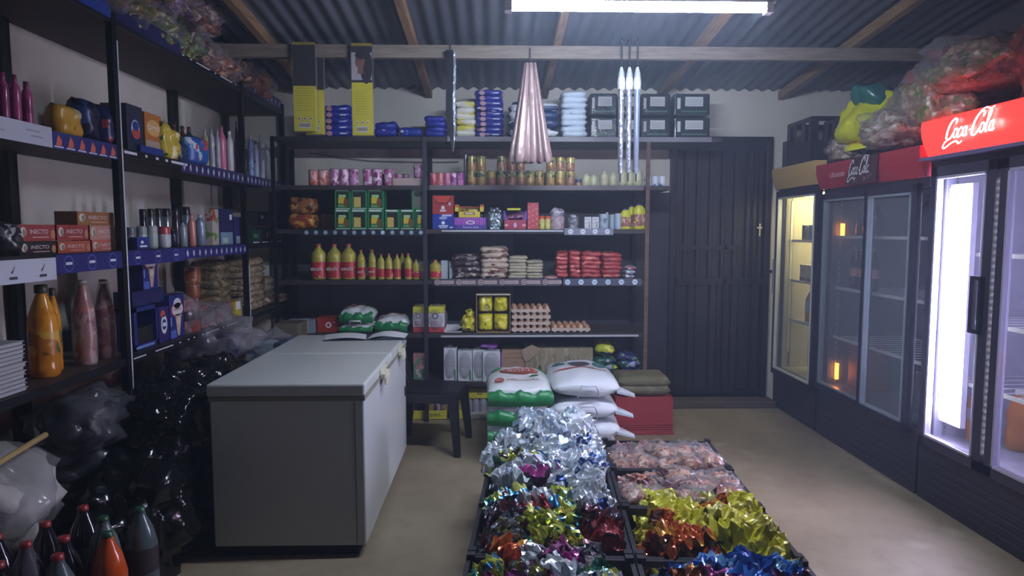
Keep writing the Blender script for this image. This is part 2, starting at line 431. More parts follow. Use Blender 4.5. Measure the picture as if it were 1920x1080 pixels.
def lines(q, T, W, H):
    for i in range(4):
        x = W*(i+.5)/4; q.rect(x-.05, H*.6, x+.03, H*.68, M('#8a8c98', .6), T=T); q.rect(x-.02, H*.35, x+.05, H*.43, M('#8a8c98', .6), T=T)
strip(2.0, 3.34, 2.54, 2.66, M('#2e4da6', .25), None, 'bright blue plastic edge strip')
strip(3.38, 4.05, 2.545, 2.63, NAVY); strip(4.05, 5.0, 2.55, 2.565, ME, bits(3))
strip(5.03, 5.9, 2.56, 2.64, NAVY, drops(9))
strip(2.0, 2.86, 1.885, 1.965, M('#a9adbb', .5), lines, 'plain white paper edge strip'); strip(2.86, 3.34, 1.885, 1.955, BL, flames(6))
strip(3.38, 4.0, 1.915, 1.945, ME, bits(5)); strip(4.0, 5.0, 1.885, 1.955, NAVY, drops(12)); strip(5.03, 5.9, 1.885, 1.955, NAVY, drops(11))
strip(2.0, 2.84, 1.35, 1.44, M('#b4b8c6', .5), checks, 'white paper edge strip with check marks'); strip(2.84, 3.34, 1.37, 1.45, BL, circ(3))
strip(3.38, 4.0, 1.375, 1.45, BL, circ(3)); strip(4.0, 5.0, 1.385, 1.45, BL, drops(12))
strip(3.38, 4.9, .905, .92, ME, bits(7))
# white worn tape edge on posts
lpart(MB().box(XS+.003, 3.375, .35, XS+.006, 3.385, 2.45, PW), 'edge_tape', 'thin worn white line down the post')
lpart(MB().box(XS+.003, 5.024, .6, XS+.006, 5.034, 1.3, PW), 'edge_tape', 'thin worn white line down the post')
# ---- back shelving
YS = 5.45; BXL, BXR = -1.73, 1.22
BZ = {}
for k, py in dict(A=257, B=348, C=430, D=525, E=625, F=717).items(): BZ[k] = atY(950, py, YS).z
bs = thing('wall_shelving', 'wide dark shelving of long boards along the back wall', 'shelving', (-.2, 5.9, 0))
def bpart(mb, name, label=None, bevel=0):
    o = mb.build(name, None, bevel=bevel, label=label); o.parent = bs; o.matrix_parent_inverse = Matrix.Translation((.2, -5.9, 0)); return o
for k, z in BZ.items():
    xr = BXR if k != 'B' else 1.40
    if k == 'A': xr = 1.80
    yb = YB-.03
    bpart(MB().box(BXL, YS, z-.035, xr, yb, z, DW), 'shelf_board', bevel=.002)
FR = M('#6d6f7c', .35, .5); FRW = M('#9a9aa2', .4)
for X, mm in ((BXL, ME), (-.55, M('#3c3e48', .4, .4)), (BXR, wood('post_wood', '#6b5244', '#493830'))):
    bpart(MB().box(X-.02, YS-.012, 0, X+.012, YS+.0, BZ['A']+(.0), mm), 'post', bevel=.002)
    bpart(MB().box(X-.02, YB-.06, 0, X+.012, YB-.025, BZ['A']-.04, ME), 'post')
def bstrip(px0, px1, key, z0, z1, mat, marks=None, label=None):
    a = atY(px0, 400, YS).x; b = atY(px1, 400, YS).x; q = MB(); T = Matrix.Translation((a, YS-.018, BZ[key]+z0))
    q.box(0, 0, 0, b-a, .004, z1-z0, mat, T)
    if marks: marks(q, T, b-a, z1-z0)
    return bpart(q, 'edge_strip', label)
def hexes(n, c='#b9cfe0'):
    def f(q, T, W, H):
        for i in range(n):
            x = W*(i+.5)/n; q.ell(x, H*.5, H*.42, H*.42, M(c, .5), n=6, T=T, y=-.002); q.rect(x-H*.2, H*.45, x+H*.2, H*.56, M('#6d8a9a', .5), y=-.003, T=T)
    return f
def dots(n):
    def f(q, T, W, H):
        for i in range(n):
            x = W*(i+.5)/n; q.ell(x, H*.5, H*.34, H*.34, M('#7f9db0', .4), T=T, y=-.002); q.ell(x, H*.5, H*.2, H*.2, M('#9fb6c2', .4), T=T, y=-.003)
    return f
def knor(n):
    def f(q, T, W, H):
        c = M('#b8a8a4', .5); d = M('#3a2c30', .5)
        for i in range(n):
            x = W*(i+.5)/n; q.ell(x-.055, H*.5, H*.38, H*.38, c, T=T, ring=.3, y=-.002); q.ell(x-.055, H*.5, H*.2, H*.1, c, T=T, y=-.002)
            q.rect(x-.03, H*.26, x+.075, H*.74, c, T=T, y=-.002); q.text('KNORROX', x+.022, H*.36, H*.28, d, y=-.003, wmax=.095, T=T)
    return f
bstrip(566, 798, 'C', -.05, .0, M('#23242c', .4), dots(13)); bstrip(1058, 1150, 'C', -.045, .008, M('#737a8c', .4), hexes(4, '#cdd2da'))
bstrip(812, 1056, 'D', -.045, .012, M('#4d4552', .4), knor(6)); bstrip(1052, 1204, 'D', -.045, .012, M('#4b4f60', .4), hexes(6))
bstrip(825, 1200, 'E', -.028, -.012, M('#a9adb6', .4), None, 'pale worn edge'); bstrip(828, 1056, 'C', -.02, -.006, M('#a9adb6', .4))
bpart(MB().tube([atY(580, 287, YB-.03), atY(640, 296, YB-.03), atY(700, 302, YB-.03), atY(800, 304, YB-.03), atY(860, 303, YB-.03)], .003, M('#44444c', .5)), 'wire')
bstrip(840, 1330, 'A', -.036, .001, M('#6f7078', .5), None, 'pale front edge of the top board')
bstrip(806, 1205, 'B', -.036, .001, M('#5c565a', .5), None, 'worn front edge of the second board')
# ================================================================ GOODS : makers build goods facing -y, front at y=0, centred on x, base z=0
FRONT_B = YS+.035
def bx(px, z=1.5): return atY(px, 432-(z-1.55)/YS*F, FRONT_B).x
def bspan(px0, px1, pyt, pyb):
    a = atY(px0, pyb, FRONT_B); b = atY(px1, pyt, FRONT_B); return (a.x+b.x)/2, b.x-a.x, b.z-a.z
XI = XS-.05
def lspan(px0, px1, pyt, pyb, X=None):
    X = X or XI; a = atX(px0, (pyt+pyb)/2, X); b = atX(px1, (pyt+pyb)/2, X); mid = (a.y+b.y)/2
    return mid, b.y-a.y, abs(pyb-pyt)/F*mid
RL = math.pi/2
def carton(w, d, h, mat, deco=None, bev=.0015):
    q = MB(); q.box(-w/2, 0, 0, w/2, d, h, mat)
    if deco: deco(q, w, d, h)
    return q
METL = M('#b8babd', .25, .9)
def mk_can(name, label, cat, r, h, side, loc, rz=0, group=None, band=None, lid=METL, seg=16):
    t = thing(name, label, cat, loc, rz, group)
    q = MB().lathe([(r*.93, 0), (r, .004), (r, h*.3), (r, h*.6), (r, h-.004), (r*.95, h)], side, seg)
    if band: q.lathe([(r*1.006, h*band[0]), (r*1.006, h*band[1])], band[2], seg)
    q.build('can_body', t); MB().lathe([(r*.97, h-.001), (r*1.0, h+.001), (r*.9, h+.003), (r*.86, h-.001), (0, h-.001)], lid, seg).build('lid', t)
    return t
BP = {'juice': [(.82, 0), (1, .03), (1, .12), (.94, .15), (1, .2), (1, .55), (.93, .66), (.45, .86), (.34, .9), (.34, .95)],
      'oil': [(.8, 0), (1, .02), (1, .1), (.93, .13), (1, .17), (1, .5), (.94, .54), (1, .58), (.98, .66), (.85, .76), (.5, .85), (.3, .89), (.3, .94)],
      'round': [(.8, 0), (1, .04), (1, .68), (.9, .8), (.6, .9), (.5, .93)],
      'cola': [(.7, 0), (1, .05), (1, .32), (.9, .42), (1, .52), (.98, .62), (.75, .78), (.35, .92), (.33, .96)],
      'jar': [(.9, 0), (1, .04), (1, .75), (.92, .8)],
      'slim': [(.85, 0), (1, .02), (1, .7), (.8, .8), (.45, .86), (.4, .9)]}
def mk_bottle(name, label_, cat, w, h, body, cap, loc, rz=0, shape='juice', lab=None, laby=(.2, .5), group=None, cr=.42, ch=.09, d=None, word=None, wcol=None):
    t = thing(name, label_, cat, loc, rz, group); r = w/2; fl = (d or w)/w
    S = Matrix.Translation((0, r*fl, 0)) @ Matrix.Diagonal((1, fl, 1, 1))
    prof = [(a*r, b*h) for a, b in BP[shape]]
    MB().lathe(prof, body, 18, S).build('bottle_body', t)
    c = r*cr; MB().lathe([(c, h*(1-ch)), (c*1.05, h*(1-ch)+.002), (c, h), (c*.5, h+.001)], cap, 14, S).build('cap', t)
    if lab:
        q = MB().lathe([(r*1.008, h*laby[0]), (r*1.008, h*laby[1])], lab, 18, S)
        if word: q.text(word, 0, h*(laby[0]+laby[1])/2-h*.02, h*(laby[1]-laby[0])*.28, wcol, y=-.003, wmax=w*.75)
        q.build('label', t)
    return t
def mk_pack(name, label, cat, w, d, h, mat, loc, rz=0, seed=1, amp=.18, group=None, deco=None, n=12, m=8, seam=.12, e=4, zig=0, smooth=True):
    q = MB().pillow(w, d, h, mat, n, m, seed, amp, e, seam, .5, Matrix.Translation((0, d/2, 0)), smooth, 1, zig)
    if deco: deco(q, w, d, h)
    o = q.build(name, None, loc, (0, 0, rz)); return tag(o, label, cat, group)
def stack(name, lab, cat, n, xc, w, d, h, mat, z0, y=None, rz=0, group=None, deco=None, seed=1, amp=.18, jit=.006, step=None, **kw):
    """n soft packs one on another; lab has {} for the position in the stack"""
    first = []; step = step or h*.97; kw.setdefault('seam', .04); kw.setdefault('e', 8); h = h*1.12
    for i in range(n):
        s = seed+i % 3; jx = random.uniform(-jit, jit); jy = random.uniform(0, jit)
        loc = (xc+jx, (y if y is not None else FRONT_B)+jy, z0+i*step) if rz == 0 else (xc-jy, y+jx, z0+i*step)
        r2 = rz+random.uniform(-.03, .03); L_ = lab.format(bt(i, n))
        if i < 3: first.append(mk_pack(name, L_, cat, w, d, h, mat, loc, r2, s, amp, group, deco, **kw))
        else: dup(first[i % 3], loc, (0, 0, r2), L_)
# ================================================================ BACK SHELVES : top board
WH = M('#d3d6da', .5); YEL = M('#d8cf2e', .45); BLU = '#22309a'
def sticker(col, pos):
    def f(q, w, d, h):
        for (x0, z0, x1, z1) in pos: q.rect(x0*w, z0*h, x1*w, z1*h, col, y=-.001)
    return f
packblue = PR('#232f96', ['#c9ccd8', '#b98f95'], 22, .68, .35, b=(40, .4), stretch=(.6, 1, 1))
packblue2 = PR('#26339c', ['#c48f8a', '#d5d8e6'], 14, .66, .35, b=(40, .4), stretch=(.6, 1, 1.6))
packwhite = PR('#bfd0dd', ['#8fa3b5'], 20, .66, .4, b=(30, .5)); packnavy = PR('#d3dbe2', ['#23406e', '#1d355e'], 7, .5, .4, b=(30, .4), stretch=(.3, 1, 1.6))
packyel = PR('#cfc94e', ['#d8d8cc', '#d8d8cc'], 9, .5, .4, b=(30, .4), stretch=(.5, 1, 1.5))
zA = BZ['A']
def bst(px0, px1, n, pyt, pyb, mat, name, lab, cat, key, d=.28, group=None, y=None, **kw):
    xc, w, H = bspan(px0, px1, pyt, pyb); h = H/n*1.06
    stack(name, lab, cat, n, xc, w, d, h, mat, BZ[key]+.001, y, group=group, step=H/n, **kw)
def eyed(q, w, d, h):
    q.ell(-w*.22, h*.5, w*.1, h*.34, M('#b98d92', .5), y=.004); q.rect(w*.12, h*.4, w*.34, h*.6, M('#c5c8dc', .5), y=.004)
bst(602, 658, 5, 190, 248, packblue, 'flour_packet', 'blue plastic packet between the two hanging yellow packs, {}', 'packet', 'A', group='blue packets between the yellow packs', deco=eyed)
bst(700, 745, 2, 222, 249, packblue, 'flour_packet', 'blue packet on the top board right of the hanging portrait pack, {}', 'packet', 'A', group='low pile of blue packets')
bst(747, 793, 1, 236, 250, PR('#2440a8', ['#d5dbe8', '#7fa0d8'], 18, .6, .35), 'flour_packet', 'single flat blue packet lying alone, {} on the top board', 'packet', 'A')
bst(795, 836, 4, 212, 250, packblue, 'flour_packet', 'blue packet left of the hanging dark cloth strip, {}', 'packet', 'A', group='blue packets above the middle post')
bst(852, 892, 6, 185, 252, packyel, 'flour_packet', 'yellow and white packet in the pile, {}', 'packet', 'A', group='yellow and white packets')
bst(890, 945, 9, 164, 252, packblue2, 'flour_packet', 'bright blue packet of the tall pile left of the brown bags, {}', 'packet', 'A', group='tall pile of blue packets', deco=eyed)
bst(952, 1052, 4, 190, 254, packnavy, 'flour_packet', 'white and navy packet behind the brown hanging bags, {}', 'packet', 'A', group='white and navy packets', d=.25)
bst(1052, 1104, 8, 168, 255, packwhite, 'sugar_packet', 'white packet of the tall white pile, {}', 'packet', 'A', group='tall pile of white packets')
gfilm = M('#1f2b2e', .22, b=(25, .5)); glab = M('#aeb4b6', .6)
def gl(q, w, d, h):
    q.rect(-w*.2, h*.42, w*.3, h*.85, glab, y=-.002); q.rect(-w*.42, h*.3, -w*.33, h*.8, glab, y=-.002); q.rect(-w*.3, h*.15, w*.4, h*.22, M('#2f5a4c', .4), y=-.002)
    for i in range(3): q.rect(-w*.16, h*(.5+.1*i), w*.26, h*(.53+.1*i), M('#83898c', .6), y=-.003)
first = None
for ci, (a, b) in enumerate(((1106, 1158), (1160, 1198), (1202, 1258), (1264, 1332))):
    for ri, (t, bb) in enumerate(((217, 256), (175, 216))):
        xc, w_, h = bspan(a, b, t, bb); z = BZ['A']+(0 if ri == 0 else h*1.03)
        q = MB(); q.box(-w_/2, 0, 0, w_/2, .3, h, gfilm); gl(q, w_, .3, h)
        o = q.build('wrapped_bale', None, (xc, FRONT_B, z+.001), bevel=.012)
        tag(o, 'dark film-wrapped bale with pale sticker, %s of the four columns, %s' % (lr(ci, 4), ('lower one', 'upper one')[ri]), 'bale', 'dark wrapped bales on the top board')
# hanging goods on the purlin (at YP)
YH = YP-.05
def hang(px0, px1, py0, py1, dy=0):
    a = atY(px0, py1, YH+dy); b = atY(px1, py0, YH+dy); return a.x, b.x, a.z, b.z
def hairpack(px0, px1, py0, py1, split, label, face, group):
    x0, x1, z0, z1 = hang(px0, px1, py0, py1); W = x1-x0; H = z1-z0; zs = z0+(z1-z0)*split
    t = thing('hanging_hair_pack', label, 'pack', ((x0+x1)/2, YH, z1), 0, group)
    yel = M('#cfc52b', .4, b=(20, .1))
    q = MB().box(-W/2, -.012, -H, W/2, .012, -H*(1-split), yel)
    q.rect(-W*.28, -H*.97, W*.28, -H*.9, M('#cfcabc', .5), y=-.0135)
    for i in range(11): q.rect(-W*.24+i*W*.045, -H*.955, -W*.22+i*W*.045, -H*.915, M('#5a564c', .6), y=-.0145)
    for i in (-1, 0, 1): q.ell(i*W*.26, -H*.86, W*.07, W*.07, M('#e6e2cf', .5), y=-.0135); q.ell(i*W*.26, -H*.86, W*.04, W*.04, M('#2a2722', .5), y=-.0145)
    for i in range(10): q.rect(-W*.35, -H*(.52+.028*i), W*(.3-.05*(i % 3)), -H*(.514+.028*i), M('#aea226', .5), y=-.0135)
    q.build('card', t, label='yellow printed card')
    dk = M('#1c1516', .35); q = MB().box(-W/2, -.011, -H*(1-split), W/2, .011, -H*.03, dk)
    if face:
        q.box(-W*.5, -.0125, -H*.56*(1-split)-H*.16, W*.5, -.0115, -H*.1, M('#a9a4ab', .5))
        sk = M('#7a5244', .5); q.ell(-W*.08, -H*.2, W*.24, W*.32, sk, y=-.0135); q.rect(-W*.2, -H*.33, W*.08, -H*.24, sk, y=-.0132)
        q.ell(W*.22, -H*.25, W*.3, W*.85, dk, y=-.0131); q.ell(-W*.02, -H*.13, W*.3, W*.2, dk, y=-.0141)
        for s in (-1, 1): q.ell(-W*.1+s*W*.09, -H*.19, W*.035, W*.02, dk, y=-.0145)
        q.ell(-W*.1, -H*.225, W*.07, W*.022, M('#8e3f42', .5), y=-.0145)
    q.build('window_panel', t)
    MB().box(-W/2, -.012, -H*.03, W/2, .012, 0, M('#8a7c2a', .4)).build('header_strip', t)
    q = MB().box(-W/2-.004, -.016, -H-.006, W/2+.008, .016, -H*.02, CLEAR(.08, '#ffffff', (12, .5), .08)); q.build('clear_sleeve', t)
    q = MB().tube([(0, 0, -.01), (0, 0, .03), (0, .01, ZP-z1-.03)], .002, ME); q.build('hook', t)
hairpack(553, 590, 80, 246, .51, 'hanging yellow card pack with dark window, further left of the two', False, 'yellow hanging packs')
hairpack(572, 601, 82, 250, .50, 'yellow hanging pack tucked half behind the leftmost one', False, 'yellow hanging packs')
COL.objects['hanging_hair_pack.001'].location.y += .05
hairpack(662, 697, 82, 254, .575, 'hanging yellow card pack with a small portrait of a person', True, 'yellow hanging packs')
# black folded strip with shiny edge
x0, x1, z0, z1 = hang(838, 852, 95, 284)
q = MB(); n = 14; W = x1-x0; T = Matrix.Translation(((x0+x1)/2, YH, 0))
for s, mm in ((0, M('#17181d', .3)), (1, M('#aeb9c6', .2, .7, b=(40, .9)))):
    vs = []; xa, xb = ((-W*.5, W*.35), (W*.3, W*.62))[s]
    for i in range(n+1):
        t_ = i/n; z = z1+(z0-z1)*t_; k = 1-max(0, t_-.72)/.28*.85; o_ = .004*math.sin(t_*9)
        for yy in (-.02, .02): vs += [(xa*k+o_+W*.2*(1-k), yy, z), (xb*k+o_+W*.2*(1-k), yy, z)]
    fs = []
    for i in range(n):
        a = i*4; b = a+4; fs += [(a, a+1, b+1, b), (a+2, b+2, b+3, a+3), (a+1, a+3, b+3, b+1), (a, b, b+2, a+2)]
    fs += [(0, 2, 3, 1), (n*4, n*4+1, n*4+3, n*4+2)]
    q.add(vs, fs, mm, False, T)
q.tube([((x0+x1)/2, YH, z1), ((x0+x1)/2, YH+.01, ZP)], .003, ME)
tag(q.build('hanging_belt'), 'narrow black hanging strip with a shiny crinkled edge', 'strip')
# brown bundle of folded plastic bags
bb = thing('hanging_bag_bundle', 'brown plastic carrier bags gathered in a long hanging bundle', 'bags', atY(994, 118, YH))
x0, x1, z0, z1 = hang(962, 1026, 114, 300); H = z1-z0
BR = M('#a08a88', .28, .15, b=(18, .5)); BR2 = M('#86706e', .35, .1, b=(18, .5))
for i in range(6):
    u = (i-2.5)/2.5; q = MB(); vs = []; n = 12; sg = 10
    for k in range(n+1):
        t_ = k/n; wd = .010+.022*t_**.8*(1-.35*max(0, t_-.9)/.1); cx = u*(.032+.092*t_**1.1); cy = .012*math.cos(i*2.2)*t_
        for j in range(sg):
            a = 2*math.pi*j/sg; rr = 1+.35*math.sin(a*3+i+t_*2)
            vs.append((cx+wd*rr*math.cos(a), cy+wd*.7*rr*math.sin(a)-.01*(i % 2), -H*t_-(.012*math.sin(a*2+i) if k == n else 0)))
    fs = [(k*sg+j, k*sg+(j+1) % sg, (k+1)*sg+(j+1) % sg, (k+1)*sg+j) for k in range(n) for j in range(sg)]+[tuple(range(sg))[::-1], tuple(n*sg+j for j in range(sg))]
    q.add(vs, fs, BR if i % 2 else BR2, True); q.build('bag', bb)
MB().tube([(0, 0, .0), (0, .0, .02), (0, .02, ZP-bb.location.z-.02)], .006, M('#4a4042', .5)).build('tie_string', bb)
# umbrellas
for i, (px, sil, bot) in enumerate(((1166, 1, 342), (1181, 1, 341), (1196, 0, 341))):
    p0 = atY(px, 84, YH-.02); pb = atY(px, bot, YH-.02); H = ZP-pb.z+.02
    t = thing('closed_umbrella', '%s furled umbrella hung by its crook from the roof beam' % (('leftmost silver', 'middle silver', 'rightmost blue-grey')[i]), 'umbrella', (p0.x, YH-.02, pb.z), 0, 'three hanging umbrellas')
    hk = M('#2a3038', .35); r = .028
    yc = .035; top = H+.01
    pts = [(0, 0, H-.17), (0, 0, top-.02)]+[(0, yc-yc*math.cos(a), top-.02+.035*math.sin(a)) for a in [math.pi*j/8 for j in range(9)]]+[(0, 2*yc, top-.07)]
    MB().tube(pts, [.006]*2+[.009]*10, hk, 8).build('crook_handle', t)
    cl = M('#c9d3dc', .16, .85, b=(55, 1.0)) if sil else M('#8494ac', .35, .1, b=(20, .4)); cl2 = M('#9fb0c4', .3, .3, b=(30, .6))
    L_ = H-.2
    MB().lathe([(.006, .055), (.016, .07), (.019, L_*.5), (.021, L_*.8), (.026, L_*.9)], cl if sil else cl, 12).build('canopy', t)
    MB().lathe([(.024, L_*.84), (.027, L_*.9), (.02, L_*.98), (.008, L_+.03)], M('#dfe8ee', .3, .2, b=(30, .5)), 12).build('collar', t)
    MB().lathe([(.008, .055), (.017, .1), (.022, L_*.9), (.024, L_*1.0)], CLEAR(.12, b=(30, 1)), 12).build('clear_sleeve', t)
    MB().lathe([(.003, -.0), (.006, .012), (.006, .09)], M('#3c4a48', .3, .5), 10).build('tip', t)
# ================================================================ second board : cans
KB = YS/F
def crow(name, lab, cat, pxs, pyt, key, side_of, shape='can', z0=0, y=0, group=None, wpx=None, **kw):
    n = len(pxs); made = {}
    for i, px in enumerate(pxs):
        xc, w_, h = bspan(px-wpx/2, px+wpx/2, pyt, dict(A=257, B=348, C=430, D=525, E=625, F=717)[key] if z0 == 0 else z0)
        base_z = BZ[key]+.001 if z0 == 0 else kw.get('zb')
        mat = side_of(i); loc = (xc, FRONT_B+w_/2+y, base_z); L_ = lab.format(lr(i, n))
        if (mat, round(w_, 3)) in made: dup(made[(mat, round(w_, 3))], loc, (0, 0, random.uniform(-1.2, .6)), L_)
        else: made[(mat, round(w_, 3))] = mk_can(name, L_, cat, w_/2*.98, h, mat, loc, random.uniform(-.5, .3), group, kw.get('band'), kw.get('lid', METL))
orp = PR('#c98377', ['#b05a4a', '#d8b4b4'], 20, .55, .35); pk = [PR('#b785ad', ['#dccadb', '#8d3f72'], 18, .52, .35), PR('#a8588a', ['#d8c4d6', '#c690b4'], 18, .55, .35)]
crow('food_tin', 'orange-pink tin on the second board, {} of the two', 'tin', (586, 604), 319, 'B', lambda i: orp, wpx=20, group='orange-pink tins')
crow('food_tin', 'pink and purple tin on the second board, {} in its row', 'tin', (625, 644, 662, 688, 706, 728), 317, 'B', lambda i: pk[i % 2], wpx=18, group='pink tins in a row')
crow('food_tin', 'small faded pink tin at the back of the second board, {}', 'tin', (700, 716, 742, 756), 324, 'B', lambda i: pk[1], wpx=14, y=.14, group='small pink tins at the back')
xc, w_, h = bspan(736, 798, 333, 347)
q = MB().box(-w_/2, 0, 0, w_/2, .2, h, M('#b0a09a', .6)); tag(q.build('carton_tray', None, (xc, FRONT_B, BZ['B']+.001), bevel=.002), 'low pinkish carton tray under a single tin', 'tray')
zt_ = BZ['B']+h+.002
crow('food_tin', 'pink and white tin standing on the low carton tray, {} one', 'tin', (783,), 307, 'B', lambda i: pk[0], wpx=17, z0=332, zb=zt_)
pks = [PR('#c9707a', ['#dca0a4', '#a84050'], 16, .55, .35), PR('#b765a4', ['#e0c8dc', '#8a3a80'], 16, .52, .35), PR('#bf6f95', ['#e0c0cc'], 16, .55, .35)]
crow('food_tin', 'small pink tin right of the middle post, {} of five', 'tin', (812, 825, 838, 851, 864), 324, 'B', lambda i: pks[(0, 0, 2, 1, 1)[i]], wpx=12.5, group='five small pink tins')
yg = PR('#a88c5a', ['#967048', '#b8a868'], 16, .55, .22, .2); og = PR('#a07860', ['#906450', '#b09c74'], 16, .55, .22, .2); gb = (.58, .96, PR('#3c5c50', ['#a89c50', '#b0aa6c'], 22, .5, .22, .2)); nv = (.5, .95, M('#27355c', .35))
crow('food_tin', 'green and yellow vegetable tin of the lower row, {}', 'tin', (884, 902, 921, 940, 958, 976, 994, 1012, 1033, 1051, 1070), 320, 'B', lambda i: (yg, yg, og, og, og, og, yg, yg, yg, yg, og)[i], wpx=17.5, band=gb, group='vegetable tins, lower row')
_, _, hh = bspan(0, 18, 320, 348); zu = BZ['B']+hh+.006
crow('food_tin', 'green and yellow vegetable tin stacked on the lower row, {}', 'tin', (884, 902, 940, 958, 976), 294, 'B', lambda i: (yg, yg, og, og, og)[i], wpx=17.5, z0=321, zb=zu, band=gb, group='vegetable tins, upper row left')
crow('food_tin', 'yellow-green tin of the upper right group, {}', 'tin', (1033, 1051, 1070), 298, 'B', lambda i: (yg, og, og)[i], wpx=17.5, z0=323, zb=zu, band=gb, group='vegetable tins, upper row right')
crow('food_tin', 'small navy-banded tin beside the vegetable tins, {}', 'tin', (1085,), 335, 'B', lambda i: og, wpx=13, band=nv)
crow('spray_can', 'slim silver can standing left of the vegetable tins, {}', 'can', (872,), 287, 'B', lambda i: M('#7d838c', .3, .7), wpx=7, y=.1)
crm = M('#c6cba6', .4); crmc = M('#d0d4b0', .4); cl_ = PR('#c2c79e', ['#a8ab88', '#b7a58e'], 20, .6, .4)
for i, (px, wp, top) in enumerate(((1100, 16, 325), (1114, 14, 327), (1134, 17, 320), (1150, 14, 323), (1168, 17, 316), (1182, 14, 319), (1197, 20, 316))):
    xc, w_, h = bspan(px-wp/2, px+wp/2, top, 348)
    mk_bottle('cream_bottle', 'pale cream round-shouldered bottle on the second board, %s' % lr(i, 7), 'bottle', w_, h, crm, crmc, (xc, FRONT_B, BZ['B']+.001), 0, 'round', cl_, (.12, .5), 'cream bottles on the second board', .5, .12)
for i, px in enumerate((1216, 1230, 1243)):
    xc, w_, h = bspan(px-7, px+7, 331, 349)
    mk_can('white_jar', 'small white jar with blue print at the board end, %s' % lr(i, 3), 'jar', w_/2*.97, h, PR('#c3cbd8', ['#3f5c8e'], 22, .6, .4), (xc, FRONT_B+w_/2, BZ['B']+.001), 0, 'small white jars', lid=WH)
# ================================================================ third board
def soup(q, w, d, h):
    g = M('#1f6b3d', .35); k = M('#14181a', .4)
    q.rect(-w*.42, h*.9, w*.36, h*.97, WH); q.rect(-w*.4, h*.08, w*.4, h*.86, M('#15301f', .4))
    q.rect(-w*.25, h*.58, w*.2, h*.72, M('#9fc08a', .4), y=-.0015); q.rect(-w*.28, h*.28, w*.12, h*.58, M('#c9b52e', .4), y=-.002)
    q.ell(w*.22, h*.32, w*.17, h*.22, M('#6b4a2a', .5), y=-.0025); q.rect(-w*.3, h*.1, w*.3, h*.24, M('#5f9a5c', .4), y=-.002); q.rect(-w*.44, -.0, w*.44, h*.05, M('#a8c4ac', .4), y=-.002)
def soup_open(q, w, d, h):
    q.rect(-w*.42, h*.9, w*.36, h*.97, WH); q.rect(-w*.38, h*.1, w*.38, h*.85, M('#0e1310', .6)); q.rect(-w*.34, h*.1, w*.1, h*.6, M('#c4b05a', .5), y=-.002); q.rect(-w*.44, 0, w*.44, h*.05, M('#a8c4ac', .4), y=-.002)
def soup_back(q, w, d, h):
    q.rect(-w*.42, h*.9, w*.36, h*.97, WH); q.rect(-w*.38, h*.1, w*.38, h*.85, M('#6a6660', .6)); q.ell(-w*.0, h*.75, w*.34, h*.14, M('#16241c', .5), y=-.002)
GRN = M('#1f7a45', .35)
def box(name, lab, cat, px0, px1, pyt, pyb, key, mat, deco=None, d=.16, group=None, zb=None, y=0):
    xc, w_, h = bspan(px0, px1, pyt, pyb); z = BZ[key]+.001 if zb is None else zb
    o = carton(w_, d, h, mat, deco).build(name, None, (xc, FRONT_B+y, z), bevel=.0012); tag(o, lab, cat, group); return z+h
lo = ((628, 657), (659, 688), (690, 719), (722, 749), (751, 777), (779, 797))
for i, (a, b) in enumerate(lo):
    zt1 = box('soup_carton', 'green display carton of soup packets, bottom row, %s' % lr(i, 6), 'carton', a, b, 393, 430, 'C', GRN, (soup, soup_open, soup, soup_open, soup, soup)[i], group='green soup cartons')
for i, (a, b) in enumerate(((628, 657), (659, 688), (690, 719), (772, 797))):
    box('soup_carton', 'green display carton stacked on the upper row, %s' % lr(i, 4), 'carton', a, b, 354, 392, 'C', GRN, (soup, soup_open, soup, soup_back)[i], group='green soup cartons', zb=zt1+.001)
def redbox(q, w, d, h):
    q.add([(-w*.45, -.003, h*.95), (w*.4, -.003, h*.95), (w*.2, -.003, h*.62), (-w*.25, -.003, h*.62)], [(0, 3, 2, 1)], M('#c0402f', .4))
    q.add([(-w*.45, -.002, h*.95), (w*.42, -.002, h*.9), (w*.22, -.002, h*.56), (-w*.27, -.002, h*.56)], [(0, 3, 2, 1)], M('#471a1c', .5))
    q.ell(0, h*.36, w*.08, w*.08, WH); q.rect(-w*.14, h*.14, w*.14, h*.22, WH); q.rect(-w*.1, h*.25, w*.1, h*.28, WH); q.ell(w*.32, h*.55, w*.06, w*.09, M('#b8b0b8', .5))
def bluebox(q, w, d, h):
    q.ell(0, h*.42, w*.08, w*.08, WH); q.rect(-w*.22, h*.18, w*.22, h*.26, WH); q.rect(-w*.18, h*.07, w*.18, h*.13, WH); q.rect(-w*.05, h*.86, w*.4, h*.99, M('#c6bfe0', .4)); q.ell(0, h*.75, w*.2, h*.1, M('#8fa0d0', .4)); q.rect(w*.3, h*.08, w*.46, h*.16, WH)
z_ = box('tea_carton', 'royal blue carton under the red one', 'carton', 811, 851, 402, 430, 'C', M('#233a94', .35), bluebox)
box('tea_carton', 'red carton with a torn-open flap, on the blue carton', 'carton', 811, 850, 366, 401, 'C', M('#9c3230', .4), redbox, zb=z_+.001)
def tart(q, w, d, h):
    for i in range(16): q.rect(-w*.49+i*w*.0613, h*.38, -w*.49+i*w*.0613+w*.03, h*.97, M('#c65fc0', .4))
    q.ell(0, h*.57, w*.14, h*.17, WH, y=-.002); q.ell(0, h*.57, w*.1, h*.1, M('#7b58a8', .4), y=-.003); q.text('Tartaric Acid', 0, h*.1, h*.17, WH, wmax=w*.5)
z_ = box('tartaric_acid_carton', 'purple striped carton reading Tartaric Acid', 'carton', 852, 912, 408, 430, 'C', M('#4c3f96', .35), tart)
xc, w_, h = bspan(853, 907, 383, 407)
t = thing('display_tray', 'open yellow display carton with orange trim, on the purple carton', 'carton', (xc, FRONT_B, z_+.001))
